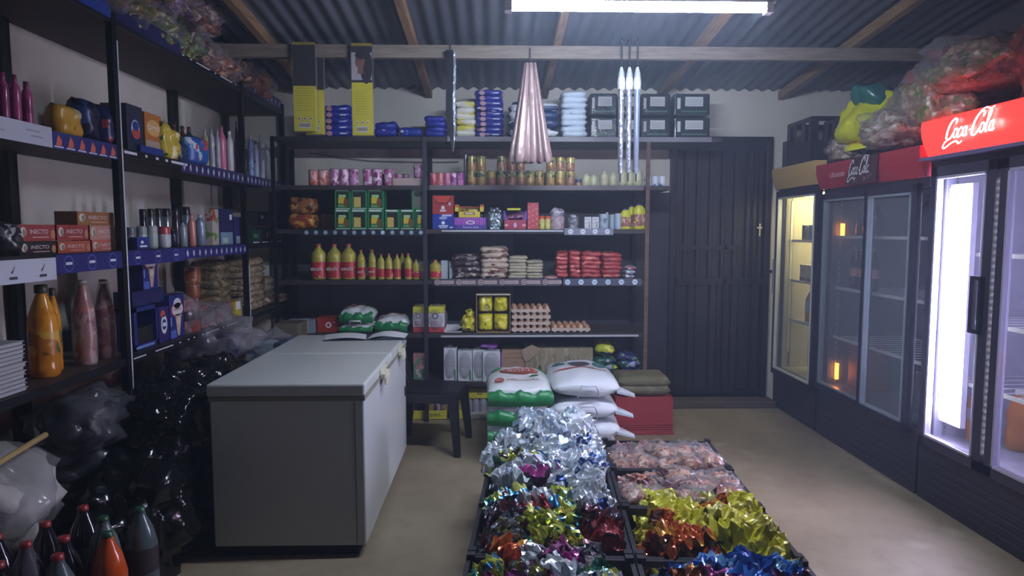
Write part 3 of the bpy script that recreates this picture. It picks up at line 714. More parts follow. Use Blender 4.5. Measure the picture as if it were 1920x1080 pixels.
yb_ = M('#c9b630', .45); q = MB().box(-w_/2, 0, 0, w_/2, .14, h*.45, yb_).box(-w_/2, 0, 0, -w_*.37, .14, h, yb_).box(w_*.37, 0, 0, w_/2, .14, h, yb_).box(-w_/2, .13, 0, w_/2, .14, h*.9, yb_)
q.rect(-w_/2, h*.8, -w_*.37, h, M('#c05a2c', .45)).rect(w_*.37, h*.8, w_/2, h, M('#c05a2c', .45)); q.box(-w_*.37, .125, h*.78, w_*.37, .128, h*.9, M('#b8502c', .45)); q.ell(w_*.42, h*.12, w_*.05, h*.1, M('#3a2c1a', .5)); q.rect(-w_*.2, h*.2, w_*.2, h*.4, M('#8a6a2c', .5)); q.rect(-w_*.14, h*.27, w_*.12, h*.34, WH, y=-.002)
q.build('tray_body', t)
MB().pillow(w_*.68, .1, h*.4, PR('#b9a23a', ['#6a5228', '#d8d0b0'], 20, .5), 8, 6, 3, .3, T=Matrix.Translation((0, .065, h*.3))).build('tray_contents', t, label='packets inside the tray')
# sparkling bag of silver balls
xc, w_, h = bspan(913, 943, 388, 430)
t = thing('sweet_jar', 'clear bag filled with silvery foil-wrapped balls', 'bag', (xc, FRONT_B+w_*.45, BZ['C']+.001))
q = MB(); rr = random.Random(3); sv = M('#a9bcc8', .18, .85, b=(60, .6))
for i in range(46):
    a = rr.uniform(0, 6.28); z = rr.uniform(.04, .86)*h; k = w_*.40*(1 if z < h*.6 else 1-(z/h-.6)*1.6)
    q.blob(w_*.11, w_*.11, w_*.11, sv, i, .15, 1, Matrix.Translation((k*math.cos(a), k*.8*math.sin(a), z)), 1)
q.box(-w_*.3, -w_*.25, 0, w_*.3, w_*.25, h*.7, sv); q.build('foil_balls', t)
MB().blob(w_*.52, w_*.46, h*.5, CLEAR(.1), 4, .12, 3, None, .9).build('clear_bag', t)
xc, w_, h = bspan(944, 988, 395, 430)
t = thing('display_box', 'purple and crimson display box of wrapped sweets', 'box', (xc, FRONT_B, BZ['C']+.001))
pu = M('#5a3c94', .4); cr = M('#9a2f4a', .4)
q = MB().box(-w_/2, 0, 0, w_/2, .14, h*.5, cr).box(-w_/2, 0, 0, -w_*.46, .14, h, pu).box(w_*.46, 0, 0, w_/2, .14, h, pu).box(-w_/2, .135, 0, w_/2, .14, h, pu)
q.add([(-w_*.46, -.001, h*.5), (-w_*.46, -.001, h), (-w_*.3, -.001, h*.5)], [(0, 1, 2)], pu); q.add([(w_*.46, -.001, h*.5), (w_*.3, -.001, h*.5), (w_*.46, -.001, h)], [(0, 1, 2)], pu)
q.ell(0, h*.22, w_*.07, h*.14, M('#b8a8c8', .4)); q.rect(-w_*.46, h*.15, -w_*.3, h*.28, M('#d89090', .5)).rect(w_*.3, h*.15, w_*.46, h*.28, M('#d89090', .5)); q.build('box_body', t)
MB().pillow(w_*.88, .12, h*.3, PR('#6a3048', ['#4a3a6a', '#a86a8a'], 24, .5, .3, b=(50, .6)), 10, 8, 2, .4, T=Matrix.Translation((0, .07, h*.42))).build('sweets', t)
z_ = BZ['C']+h
tag(MB().box(-.055, 0, 0, .055, .1, .018, M('#c9cf3a', .4)).build('yellow_lid', None, (xc-.01, FRONT_B+.02, z_+.003), bevel=.006), 'flat yellow-green lid lying across the purple display box', 'card')  # yellow plastic lid laid flat across the display box
def hearts(q, w, d, h):
    rr = random.Random(5)
    for i in range(14): q.ell(-w*.35+(i % 3)*w*.33+rr.uniform(-.04, .04)*w, h*(.06+.065*i), w*.1, h*.022, M('#d08080', .5))
box('tall_carton', 'tall narrow red carton with pink hearts pattern', 'carton', 989, 1010, 380, 430, 'C', M('#a8383c', .4), hearts, d=.08)
for i, px in enumerate((1016, 1027)):
    xc, w_, h = bspan(px-5.5, px+5.5, 405, 430)
    mk_bottle('spice_jar', 'small yellow jar with an orange lid, %s of the pair' % ('left', 'right')[i], 'jar', w_, h, M('#c3bd6a', .4), M('#c05230', .4), (xc, FRONT_B, BZ['C']+.001), 0, 'jar', PR('#c9c66e', ['#4a7a4a'], 30, .6), (.15, .55), 'pair of orange-lidded jars', .95, .36)
xc, w_, h = bspan(1030, 1061, 398, 430)
t = thing('sweets_tub', 'clear tub with pink contents and loose bag top', 'tub', (xc, FRONT_B+w_*.4, BZ['C']+.001))
MB().lathe([(w_*.44, 0), (w_*.47, h*.75)], PR('#b9849a', ['#d0a8b0', '#c9c4c8'], 30, .5), 16).build('tub_body', t); MB().lathe([(w_*.46, 0), (w_*.5, h*.95)], CLEAR(.15), 16).build('clear_tub', t)
MB().blob(w_*.42, w_*.35, h*.3, PR('#9a97a4', ['#bcb8c0'], 30, .5, b=(60, .8)), 3, .5, 3, Matrix.Translation((0, 0, h*.7))).build('bag_top', t)
xc, w_, h = bspan(1064, 1087, 404, 430)
t = thing('sweets_tub', 'small grey clear tub of silvery sweets', 'tub', (xc, FRONT_B+w_*.4, BZ['C']+.001))
MB().lathe([(w_*.4, 0), (w_*.45, h*.8)], PR('#8c929c', ['#b9bec6', '#62666e'], 30, .5, b=(50, .5)), 16).build('tub_body', t); MB().lathe([(w_*.43, 0), (w_*.49, h*.9)], CLEAR(.15), 16).build('clear_tub', t)
MB().blob(w_*.3, w_*.3, h*.15, M('#a9b2bc', .4, b=(50, .6)), 3, .4, 2, Matrix.Translation((0, 0, h*.8))).build('bag_top', t)
def pills(q, w, d, h): q.ell(w*.2, h*.5, w*.14, h*.14, M('#5a6068', .5), ring=.4); q.rect(-w*.4, h*.8, w*.3, h*.84, M('#8a9098', .5)); q.ell(w*.2, h*.24, w*.1, h*.1, M('#6a7078', .5)); q.rect(-w*.35, h*.45, -w*.1, h*.5, M('#8a9098', .5))
box('small_carton', 'small white carton, left of the pair', 'carton', 1096, 1109, 407, 430, 'C', M('#c6cbd2', .5), pills, .07, 'pair of small white cartons'); box('small_carton', 'small white carton, right of the pair', 'carton', 1110, 1123, 407, 430, 'C', M('#c6cbd2', .5), pills, .07, 'pair of small white cartons')
wj = PR('#a8bccb', ['#6a7a88'], 16, .68, .35)
for i, (a, b, t_) in enumerate(((1124, 1143, 402), (1145, 1157, 403), (1153, 1166, 401))):
    xc, w_, h = bspan(a, b, t_, 430); mk_can('plastic_jar', 'pale blue-white cylindrical jar, %s beside the yellow bottles' % lr(i, 3), 'jar', w_/2*.97, h, wj, (xc, FRONT_B+w_/2+(i == 1)*.05, BZ['C']+.001), 0, 'pale cylindrical jars', lid=WH)
mk_bottle('small_bottle', 'small clear bottle standing behind the pale jars', 'bottle', .05, .14, M('#8fa8b8', .2), WH, (bx(1146), FRONT_B+.2, BZ['C']+.001), 0, 'round')
yb2 = M('#cfd02e', .35); pc = M('#453a86', .4)
for i, (a, b, t_, dy) in enumerate(((1164, 1184, 391, 0), (1181, 1198, 384, .09), (1188, 1212, 382, 0))):
    xc, w_, h = bspan(a, b, t_, 430)
    mk_bottle('mayonnaise_bottle', 'yellow flat bottle with a purple cap, %s' % lr(i, 3), 'bottle', w_, h, yb2, pc, (xc, FRONT_B+dy, BZ['C']+.001), 0, 'round', PR('#8a5a4a', ['#c9a0a8', '#d0c060'], 30, .55), (.12, .58), 'yellow bottles with purple caps', .38, .09, w_*.6)
# orange pouches and dark packs at the corner
orb = PR('#8a5a2c', ['#4a2c18', '#b0803e'], 18, .52, .35, b=(20, .5))
for i, (a, b, t_, bt_, dz, mm) in enumerate(((538, 588, 402, 430, 0, PR('#b5862e', ['#4a2c1a', '#8a3c24'], 16, .52, .35)), (538, 588, 372, 402, .12, orb))):
    xc, w_, h = bspan(a, b, t_, bt_)
    mk_pack('coffee_pouch', ('yellow-brown pouch under the brown one at the corner', 'brown printed pouch stacked at the shelf corner')[i], 'pouch', w_, .22, h, mm, (xc, FRONT_B-.0, BZ['C']+dz+.001), 0, i, .06, e=8, seam=.02)
box('red_carton', 'red-orange carton in the dark corner of the third board', 'carton', 590, 626, 400, 430, 'C', M('#7a2620', .45), d=.15, y=.22)
# ================================================================ fourth board : oil
oil = M('#a39a3a', .1, coat=.5); oil_t = CLEAR(.75, '#b8a02c', None, .08); red = M('#a8503c', .35); lab1 = PR('#a82a2c', ['#c98a3a', '#d8c8b8'], 12, .62, .35)
for i, (a, b, t_, dy) in enumerate(((580, 608, 457, 0), (609, 636, 457, 0), (637, 665, 457, 0), (669, 684, 468, 0), (685, 695, 468, .12), (690, 704, 468, 0), (706, 720, 476, 0), (721, 735, 475, 0), (736, 750, 476, 0), (744, 757, 476, .1), (757, 772, 475, 0), (773, 786, 486, 0), (788, 798, 490, 0), (803, 826, 487, 0))):
    xc, w_, h = bspan(a, b, t_, 524)
    big = i < 3
    mk_bottle('cooking_oil_bottle', '%s bottle of yellow cooking oil with red label, %s in the row' % ('large' if big else 'smaller', lr(i, 14)), 'bottle', w_, h, oil, red, (xc, FRONT_B+dy, BZ['D']+.001), random.uniform(-.1, .1), 'oil', lab1, (.06, .5) if big else (.1, .42), 'cooking oil bottles on the fourth board', .3, .08, None, 'excella' if i < 6 else None, WH)
for i, (a, b) in enumerate(((826, 838), (841, 852))):
    box('white_carton', 'narrow white carton behind the dark grain packs, %s' % ('left', 'right')[i], 'carton', a, b, 490+i*2, 525, 'D', M('#a9b4be', .5), d=.08, group='narrow white cartons', y=.08)
box('grey_board', 'grey cardboard panel leaning behind the oil bottles', 'board', 790, 828, 459, 520, 'D', M('#55525c', .6), d=.01, y=.5)
box('grey_board', 'darker grey panel standing right of the grey cardboard', 'board', 832, 868, 464, 520, 'D', M('#3d3c42', .6), d=.01, y=.6)
gp1 = PR('#3a2a2e', ['#8f8580', '#b0a8a0'], 30, .6, .35, b=(40, .5), stretch=(.6, 1, 1)); gp2 = PR('#b3a594', ['#6a4036', '#3a2c28'], 16, .6, .4, b=(30, .4), stretch=(.5, 1, 1.4)); gp3 = PR('#a39d86', ['#3f3a30'], 14, .62, .4, b=(30, .4), stretch=(.3, 1, 2)); rp = PR('#a03a3a', ['#c9786a', '#7a2228'], 18, .58, .35, b=(30, .6), stretch=(.5, 1, 1.2))
bst(846, 901, 4, 480, 524, gp1, 'bean_packet', 'dark brown speckled packet on the fourth board, {}', 'packet', 'D', group='dark brown packets', d=.24)
bst(899, 955, 6, 466, 524, gp2, 'bean_packet', 'beige packet with brown print, {} in the tall pile', 'packet', 'D', group='beige packets', d=.24)
bst(952, 990, 7, 482, 524, gp3, 'bean_packet', 'thin striped beige packet right of the tall beige pile, {}', 'packet', 'D', group='thin striped packets', d=.22)
bst(986, 1020, 6, 490, 524, gp3, 'bean_packet', 'thin striped packet of the lower pile beside the red packets, {}', 'packet', 'D', group='thin striped packets, lower pile', d=.22)
mk_pack('bean_packet', 'single flat pink packet lying left of the red piles', 'packet', .12, .15, .025, PR('#a88078', ['#c9a8a0'], 30, .5), (bx(1034), FRONT_B, BZ['D']+.001), 0, 2)
for k, (a, b, t_, n) in enumerate(((1042, 1067, 477, 6), (1067, 1090, 476, 6), (1089, 1129, 478, 6), (1128, 1168, 480, 6))):
    bst(a, b, n, t_, 526, rp, 'red_packet', 'red crinkled packet, %s pile of the four, {}' % lr(k, 4), 'packet', 'D', group='red packets', d=.22, seed=k*3, amp=.25)
for i in range(3):
    o = mk_pack('snack_packet', 'white and red packet beside the wooden post, %s' % bt(i, 3), 'packet', .09, .12, .035, PR('#b9c0c8', ['#b04a5a', '#5a80a0'], 26, .5), (bx(1182)+.01*i, FRONT_B, BZ['D']+.001+.036*i), .1*i, i, .2, group='white and red packets')
# ================================================================ fifth board
def mealbag(name, lab, w, d, h, loc, rz=0, seed=1, group=None, kind='sun', handle=True, vis=True):
    t = thing(name, lab, 'bag', loc, rz, group)
    wh = M('#ced4d8', .42, b=(12, .25)) if kind == 'sun' else M('#cfd6de', .28, b=(14, .45))
    g = M('#1f7a45', .4)
    q = MB().pillow(w, d, h, wh, 20, 14, seed, .12, 3.2, .04, .5, Matrix.Translation((0, d/2, 0))); sk = q.build('sack', t)
    if kind == 'sun':
        # green end band draped along the front lower half
        q = MB(); n = 20; vs = []; fs = []
        for i in range(n+1):
            u = 2*i/n-1; x = u*w*.47; zz = h*(.70+.08*math.sin(i*.9+seed)+.05*math.sin(i*2.1)); y = -.006+.02*u*u
            vs += [(x, y-.014, zz), (x, y-.024, h*.35), (x, y+.01, h*.08), (x, y+.03, zz+.002)]
        for i in range(n):
            a = i*4; b = a+4; fs += [(a, b, b+1, a+1), (a+1, b+1, b+2, a+2), (a+3, b+3, b, a)]
        q.add(vs, fs, g, True); q.build('green_band', t, label='green printed band along the front edge')
    top = h*1.0
    def onto(o_):      # lay print on the sack's upper surface
        me = sk.data
        from mathutils.bvhtree import BVHTree
        bv = BVHTree.FromPolygons([v.co for v in me.vertices], [tuple(p_.vertices) for p_ in me.polygons])
        for v in o_.data.vertices:
            r_ = bv.ray_cast(Vector((v.co.x, v.co.y, h*3)), Vector((0, 0, -1)))
            if r_[0]: v.co.z = r_[0].z+.003+v.co.z*.6
            else: v.co.z = h*.4
    if vis:
        q = MB(); rd = M('#a84a40', .5); dk = M('#3c2c2c', .5)
        fine = lambda x, y, rx, ry, mm, k: [q.add([(x+rx*r0*math.cos(a0), y+ry*r0*math.sin(a0), k), (x+rx*r1*math.cos(a0), y+ry*r1*math.sin(a0), k), (x+rx*r1*math.cos(a1), y+ry*r1*math.sin(a1), k), (x+rx*r0*math.cos(a1), y+ry*r0*math.sin(a1), k)], [(0, 1, 2, 3)], mm) for a0, a1 in [(2*math.pi*j/24, 2*math.pi*(j+1)/24) for j in range(24)] for r0, r1 in ((0, .5), (.5, 1))]
        if kind == 'sun':
            fine(0, d*.60, w*.30, d*.13, rd, .001); fine(0, d*.60, w*.27, d*.105, M('#d8b08a', .5), .006); fine(0, d*.60, w*.255, d*.095, rd, .011)
            q.text('SUPER', 0, d*.61, d*.055, WH, y=.016, wmax=w*.36, plane='xy'); q.text('SUN', 0, d*.53, d*.07, WH, y=.016, wmax=w*.34, plane='xy')
            fine(-w*.3, d*.25, w*.07, d*.07, rd, .001); q.text('SUN', -w*.3, d*.235, d*.04, WH, y=.006, wmax=w*.09, plane='xy')
            q.text('SUPER MAIZE MEAL', w*.05, d*.22, d*.05, rd, y=.001, wmax=w*.48, plane='xy')
            fine(w*.22, d*.38, w*.07, d*.035, g, .001); fine(w*.22, d*.385, w*.045, d*.02, M('#9a8a5a', .5), .006)
            for s in (-1, 1): fine(s*w*.36, d*.8, w*.1, d*.13, M('#3c9a50', .4), .001)
        else:
            tl = M('#3c6a6a', .5)
            fine(0, d*.66, w*.17, d*.075, M('#4a4650', .5), .001); fine(-w*.3, d*.66, w*.1, d*.09, tl, .001); fine(w*.3, d*.64, w*.1, d*.09, tl, .001)
            for i in range(14):
                a = math.pi*(.12+.76*i/13); X = w*.36*math.cos(a); Y = d*.70+d*.13*math.sin(a); q.add([(X-w*.014, Y-d*.015, .001), (X+w*.014, Y-d*.015, .001), (X+w*.014, Y+d*.02, .001), (X-w*.014, Y+d*.02, .001)], [(0, 1, 2, 3)], dk)
            q.text('WHITE STAR', 0, d*.48, d*.055, dk, y=.001, wmax=w*.42, plane='xy')
            for i in range(10):
                X0 = -w*.42+w*.084*i; X1 = X0+w*.084; Y = d*.36
                q.add([(X0, Y, .001), (X1, Y, .001), (X1, Y+.028, .001), (X0, Y+.028, .001)], [(0, 1, 2, 3)], rd)
        pr = q.build('print', t); onto(pr)
    if handle and kind != 'sun':
        hd = M('#c3ccd6', .35)
        MB().tube([(-w*.14, .0, h*.35), (-w*.13, -.035, h*.62), (-w*.1, -.03, h*.86), (w*.1, -.03, h*.88), (w*.13, -.035, h*.64), (w*.14, 0, h*.35)], .007, hd).build('carry_handle', t)
    return t
xc, w_, h = bspan(635, 701, 583, 610)
mealbag('maize_meal_bag', 'small green and white maize meal bag, lower one behind the freezer', w_, .3, h*.62, (xc, FRONT_B-.02, BZ['E']+.001), 0, 3, 'small maize meal bags', vis=False)
t = mealbag('maize_meal_bag', 'small green and white maize meal bag, top of the pile of two behind the freezer', w_, .3, h*1.1, (xc, FRONT_B-.02, BZ['E']+h*.62), 0, 4, 'small maize meal bags')
MB().tube([(-w_*.15, -.03, h*.1), (-w_*.15, -.04, h*.3), (w_*.15, -.04, h*.3), (w_*.15, -.03, h*.1)], .007, WH).build('carry_handle', t)
xc, w_, h = bspan(702, 766, 600, 624)
mealbag('maize_meal_bag', 'small green and white maize meal bag lying alone right of the pair', w_, .3, h*1.2, (xc, FRONT_B-.02, BZ['E']+.001), 0, 6, 'small maize meal bags')
box('red_drum_box', 'red carton with a white emblem in the corner of the fifth board', 'carton', 592, 634, 594, 622, 'E', M('#9c2c22', .4), lambda q, w, d, h: (q.ell(0, h*.5, h*.2, h*.2, WH), q.ell(0, h*.5, h*.1, h*.1, M('#9c2c22', .4), y=-.002), q.rect(w*.2, h*.62, w*.35, h*.75, M('#d88a80', .5))), y=.05)
def diaper(q, w, d, h):
    q.ell(-w*.05, h*.58, w*.16, w*.16, M('#2a2c4a', .4), ring=.35, y=-.004); q.rect(-w*.15, h*.52, w*.06, h*.64, M('#d8d8d0', .4), y=-.005)
for i, (a, b) in enumerate(((772, 798), (801, 834))):
    xc, w_, h = bspan(a, b, 574, 624)
    q = MB().box(-w_*.44, .02, 0, w_*.44, .2, h*.2, M('#b04048', .45)).box(-w_*.44, .02, h*.2, w_*.44, .2, h*.72, M('#c9c3cc', .45)).box(-w_*.44, .02, h*.72, w_*.44, .2, h*.97, M('#c9c43e', .45))
    T = Matrix.Translation((0, .02, 0)); q.ell(-w_*.05, h*.62, w_*.18, w_*.18, M('#2a2c4a', .4), ring=.35, y=-.002, T=T); q.rect(-w_*.3, h*.3, w_*.1, h*.33, M('#b06070', .5), T=T); q.rect(-w_*.3, h*.38, w_*.05, h*.41, M('#b06070', .5), T=T)
    t = thing('wrapped_carton', 'yellow, white and red pack in clear wrap, %s of the middle post' % ('left', 'right')[i], 'pack', (xc, FRONT_B, BZ['E']+.001), 0, 'yellow-topped wrapped packs')
    q.build('pack_body', t, bevel=.006); MB().blob(w_*.56, .12, h*.54, CLEAR(.2), i, .16, 3, Matrix.Translation((0, .11, 0)), .9).build('clear_wrap', t)
o = MB(); rr = random.Random(4)
for i in range(4): o.add([(-.07+.03*i, .01*i, .002+.01*i), (.02+.02*i, .0, .004+.012*i), (.05+.01*i, .12, .03+.01*i), (-.05+.03*i, .14, .05)], [(0, 1, 2, 3)], WH)
tag(o.box(-.06, 0, 0, .08, .12, .004, WH).build('paper_slips', None, (bx(846), FRONT_B+.02, BZ['E']+.001)), 'crumpled white paper slips beside the yellow bag', 'papers')
xc, w_, h = bspan(862, 893, 585, 625)
q = MB().blob(w_*.5, .09, h*.42, PR('#c6bd2c', ['#5a4a1c', '#d8d890'], 16, .6, .35, b=(20, .9)), 8, .35, 4, Matrix.Translation((0, .1, 0)), .8)
q.blob(w_*.28, .05, h*.22, PR('#c6bd2c', ['#5a4a1c'], 16, .6, .35, b=(20, .9)), 12, .6, 3, Matrix.Translation((w_*.1, .08, h*.66)))
tag(q.build('yellow_bag', None, (xc, FRONT_B, BZ['E']+.001)), 'crumpled yellow bag knotted on top, left of the open box', 'bag')
xc, w_, h = bspan(893, 957, 553, 626)
bxm = M('#8a7452', .75); t = thing('open_carton', 'upright open brown carton packed with yellow packets', 'carton', (xc, FRONT_B, BZ['E']+.001))
q = MB().box(-w_/2, 0, 0, -w_/2+.006, .24, h, bxm).box(w_/2-.006, 0, 0, w_/2, .24, h, bxm).box(-w_/2, 0, 0, w_/2, .24, .006, bxm).box(-w_/2, 0, h-.006, w_/2, .24, h, bxm).box(-w_/2, .234, 0, w_/2, .24, h, bxm)
q.add([(-w_/2, 0, h), (w_/2, 0, h), (w_/2, -.004, h-.012), (-w_/2, -.004, h-.012)], [(0, 1, 2, 3)], M('#a9a294', .7)); q.build('box_body', t)
yp = PR('#cbc428', ['#8f8a2a', '#3a3410'], 18, .64, .3, b=(16, .8))
k = 0
for r_ in range(2):
    for c_ in range(2):
        T = Matrix.Translation((xc-w_*.23+c_*w_*.46, FRONT_B+.03+.012*(r_ == 1), BZ['E']+.012+r_*h*.47))
        q = MB(); Wd, Hd = w_*.44, h*.44
        q.pillow(Wd, Hd, .14, yp, 10, 10, k+2, .12, 5, .05, .5, Matrix.Translation((0, .13, Hd/2)) @ Matrix.Rotation(math.pi/2, 4, 'X'))
        q.text('500 g', 0, Hd*.68, .018, M('#3c3a16', .5), y=-.012+.0); q.rect(-Wd*.25, Hd*.1, Wd*.2, Hd*.4, M('#a8a070', .5), y=-.012)
        tag(q.build('yellow_packet', None, T.to_translation()), 'yellow packet inside the open carton, %s %s' % (('lower', 'upper')[r_], ('left', 'right')[c_]), 'packet', 'yellow packets in the open carton'); k += 1
# egg trays and eggs
TR = M('#b3a496', .9, b=(60, .4)); EG = [M('#b98f72', .45), M('#c4a084', .45), M('#ad8066', .45)]
def traymesh(nx, ny, s):
    q = MB(); W, D = nx*s, ny*s; k = 6; vs = []; fs = []
    for j in range(ny*k+1):
        for i in range(nx*k+1):
            x = -W/2+i*s/k; y = j*s/k; z = .028-.02*abs(math.sin(math.pi*i/k))*abs(math.sin(math.pi*j/k))+.0*(i % k == 0)
            z = .008+.022*(1-abs(math.sin(math.pi*i/k))*abs(math.sin(math.pi*j/k)))
            vs.append((x, y, z))
    nn = nx*k+1
    for j in range(ny*k):
        for i in range(nx*k): fs.append((j*nn+i, j*nn+i+1, (j+1)*nn+i+1, (j+1)*nn+i))
    q.add(vs, fs, TR, True)
    fv = []          # scalloped skirt below
    for i in range(nx*k+1): x = -W/2+i*s/k; fv += [(x, -.002, .036), (x, -.005, .0+.014*abs(math.cos(math.pi*i/k)))]
    q.add(fv, [(2*i, 2*i+1, 2*i+3, 2*i+2) for i in range(nx*k)], TR, True)
    for sx in (-1, 1): q.add([(sx*W/2, 0, .03), (sx*W/2, D, .03), (sx*W/2, D, .004), (sx*W/2, 0, .004)], [(0, 1, 2, 3)], TR)
    q.add([(-W/2, D, .03), (W/2, D, .03), (W/2, D, .004), (-W/2, D, .004)], [(0, 1, 2, 3)], TR)
    return q
eggq = MB().lathe([(0, 0), (.011, .003), (.0185, .012), (.0215, .024), (.019, .038), (.012, .049), (.005, .0535), (0, .054)], EG[0], 14)
egg0 = []
for mm in EG:
    q = MB(); q.v, q.f, q.m, q.sm, q.mats = eggq.v, eggq.f, eggq.m, eggq.sm, [mm]; egg0.append(q)
eggsrc = [None]*3
def egg(loc, lab):
    i = random.randrange(3)
    if eggsrc[i] is None: eggsrc[i] = tag(egg0[i].build('egg', None, loc), lab, 'egg', 'brown eggs in the trays')
    else: dup(eggsrc[i], loc, (random.uniform(-.1, .1), random.uniform(-.1, .1), 0), lab)
    if eggsrc[i].location == Vector(loc): eggsrc[i]['group'] = lab
xc, w_, h = bspan(959, 1032, 577, 627); s = w_/6; tr0 = None
hs = h/4
for k in range(4):
    z = BZ['E']+.001+k*(hs*.95)
    if tr0 is None: tr0 = tag(traymesh(6, 5, s).build('egg_tray', None, (xc, FRONT_B, z)), 'x', 'egg tray', 'egg trays')
    o = tr0 if k == 0 else dup(tr0, (xc+random.uniform(-.004, .004), FRONT_B, z))
    o['label'] = 'grey pulp egg tray in the stack beside the yellow packets, %s' % bt(k, 4)
    for j in range(5 if k == 3 else 1):
        for i in range(6): egg((xc-w_/2+s*(i+.5), FRONT_B+s*(j+.5), z+.009), 'brown egg in the %s tray of the stack, %s' % (bt(k, 4), 'front row' if j == 0 else 'behind the front row'))
xc2 = bx(1072); z = BZ['E']+.001
dup(tr0, (xc2, FRONT_B, z), None, 'single pulp egg tray on the board, right of the stack')
for j in range(5):
    for i in range(6): egg((xc2-w_/2+s*(i+.5), FRONT_B+s*(j+.5), z+.009), 'brown egg in the single tray right of the stack')
for o in list(COL.objects):
    if o.name.startswith('egg') and o.get('category') == 'egg': o['group'] = 'eggs: '+o['label']
# ================================================================ bottom board
mb_ = PR('#a9afb8', ['#8c929c', '#3f7a58'], 9, .64, .35)
for i, (a, b, t_) in enumerate(((832, 856, 656), (858, 885, 661), (886, 908, 660), (905, 938, 661))):
    xc, w_, h = bspan(a, b, t_, 720)
    t = thing('long_life_milk_pack', 'pale shrink-wrapped milk carton on the bottom board, %s' % lr(i, 4), 'carton', (xc, FRONT_B+(0, 0, 0, -.03)[i], BZ['F']+.001), 0, 'milk cartons in clear wrap')
    q = MB().box(-w_*.49, .01, 0, w_*.49, .12, h*.97, M('#c3c8d0', .4)); T = Matrix.Translation((0, .009, 0))
    for k in range(6): q.rect(-w_*.3, h*(.45+.06*k), w_*.25, h*(.465+.06*k), M('#8e94a0', .5), T=T)
    q.rect(-w_*.28, h*.15, w_*.2, h*.32, M('#c9ccd2', .5), T=T); q.rect(w_*.3, h*.04, w_*.42, h*.35, M('#2f8a52', .4), T=T)
    q.build('pack_body', t, bevel=.003); MB().blob(w_*.54, .09, h*.54, CLEAR(.2), i+5, .12, 3, Matrix.Translation((0, .065, 0)), .92).build('clear_wrap', t)
tag(MB().pillow(.15, .12, .035, M('#7d4a9c', .4, b=(16, .5)), 10, 8, 3, .3).build('purple_packet', None, (bx(916), FRONT_B+.07, BZ['F']+bspan(0, 9, 661, 720)[2]+.005)), 'purple packet lying on the milk cartons', 'packet')
box('purple_carton', 'narrow purple carton edge between the milk and the brown carton', 'carton', 938, 941, 664, 716, 'F', M('#6a3c80', .4), d=.2, y=.03)
def kraft(q, w, d, h):
    for k, (a, b) in enumerate(((-.35, .35), (-.4, .4), (-.1, .2), (-.15, .15), (-.12, .2))): q.rect(w*a, h*(.9-.16*k), w*b, h*(.92-.16*k), M('#6a5240', .7))
box('brown_carton', 'brown corrugated carton with printed lines right of the milk', 'carton', 941, 986, 660, 717, 'F', M('#927860', .8), kraft, d=.25, y=.03)
xc, w_, h = bspan(984, 1113, 656, 717)
t = thing('long_carton', 'long tan carton with torn flap and dark hand holes', 'carton', (xc, FRONT_B+.03, BZ['F']+.001))
tn = PR('#877f66', ['#9a927c', '#746c54'], 14, .56, .8, stretch=(3, 1, .6))
q = MB().box(-w_/2, 0, 0, w_/2, .3, h, tn)
for k in (-.28, .0, .3): q.ell(w_*k, h*.28, w_*.022, h*.2, M('#2b3c3c', .5)); q.rect(w_*(k-.022), h*.05, w_*(k+.022), h*.28, M('#2b3c3c', .5))
q.build('box_body', t, bevel=.002)
q = MB().prism([(-w_*.5, h*.97), (-w_*.36, h*1.12), (-w_*.22, h*.98), (-w_*.4, h*.62), (-w_*.46, h*.6), (-w_*.5, h*.75)], .003, M('#93826e', .8), Matrix.Translation((-.02, -.012, 0))); q.build('flap', t)
dp = [PR('#232c60', ['#3a8a48', '#8a8ca0', '#c9c93a'], 10, .58, .3, b=(20, .5)), PR('#1f5048', ['#2b347a', '#9aa0b0', '#3f9a40'], 10, .58, .3, b=(20, .5))]
for k, (a, b, t_, bb, m_) in enumerate(((1112, 1168, 705, 720, 1), (1113, 1162, 691, 706, 0), (1112, 1158, 676, 692, 1), (1115, 1154, 654, 678, 0), (1160, 1207, 702, 720, 0), (1158, 1206, 685, 703, 1), (1156, 1196, 672, 687, 0))):
    xc, w_, h = bspan(a, b, t_, bb); zb = BZ['F']+.001+(720-bb)*KB
    mk_pack('pet_food_bag', 'navy and green glossy bag at the right end, %s' % ('left pile, '+bt(k, 4) if k < 4 else 'right pile, '+bt(k-4, 3)), 'bag', w_, .26, h*1.05, dp[m_] if k != 3 else PR('#a8b02c', ['#232c60', '#dcd860'], 12, .55, .35, b=(20, .5)), (xc, FRONT_B-.01, zb), 0, k, .25, 'navy and green bags')
tag(MB().box(-.09, 0, 0, .0, .06, .23, PR('#b0787c', ['#c0b0b4', '#5a8a70'], 10, .55)).build('pink_carton', None, (bx(793), FRONT_B, BZ['F']+.001), bevel=.004), 'pink and green wrapped pack seen behind the black chair', 'pack')
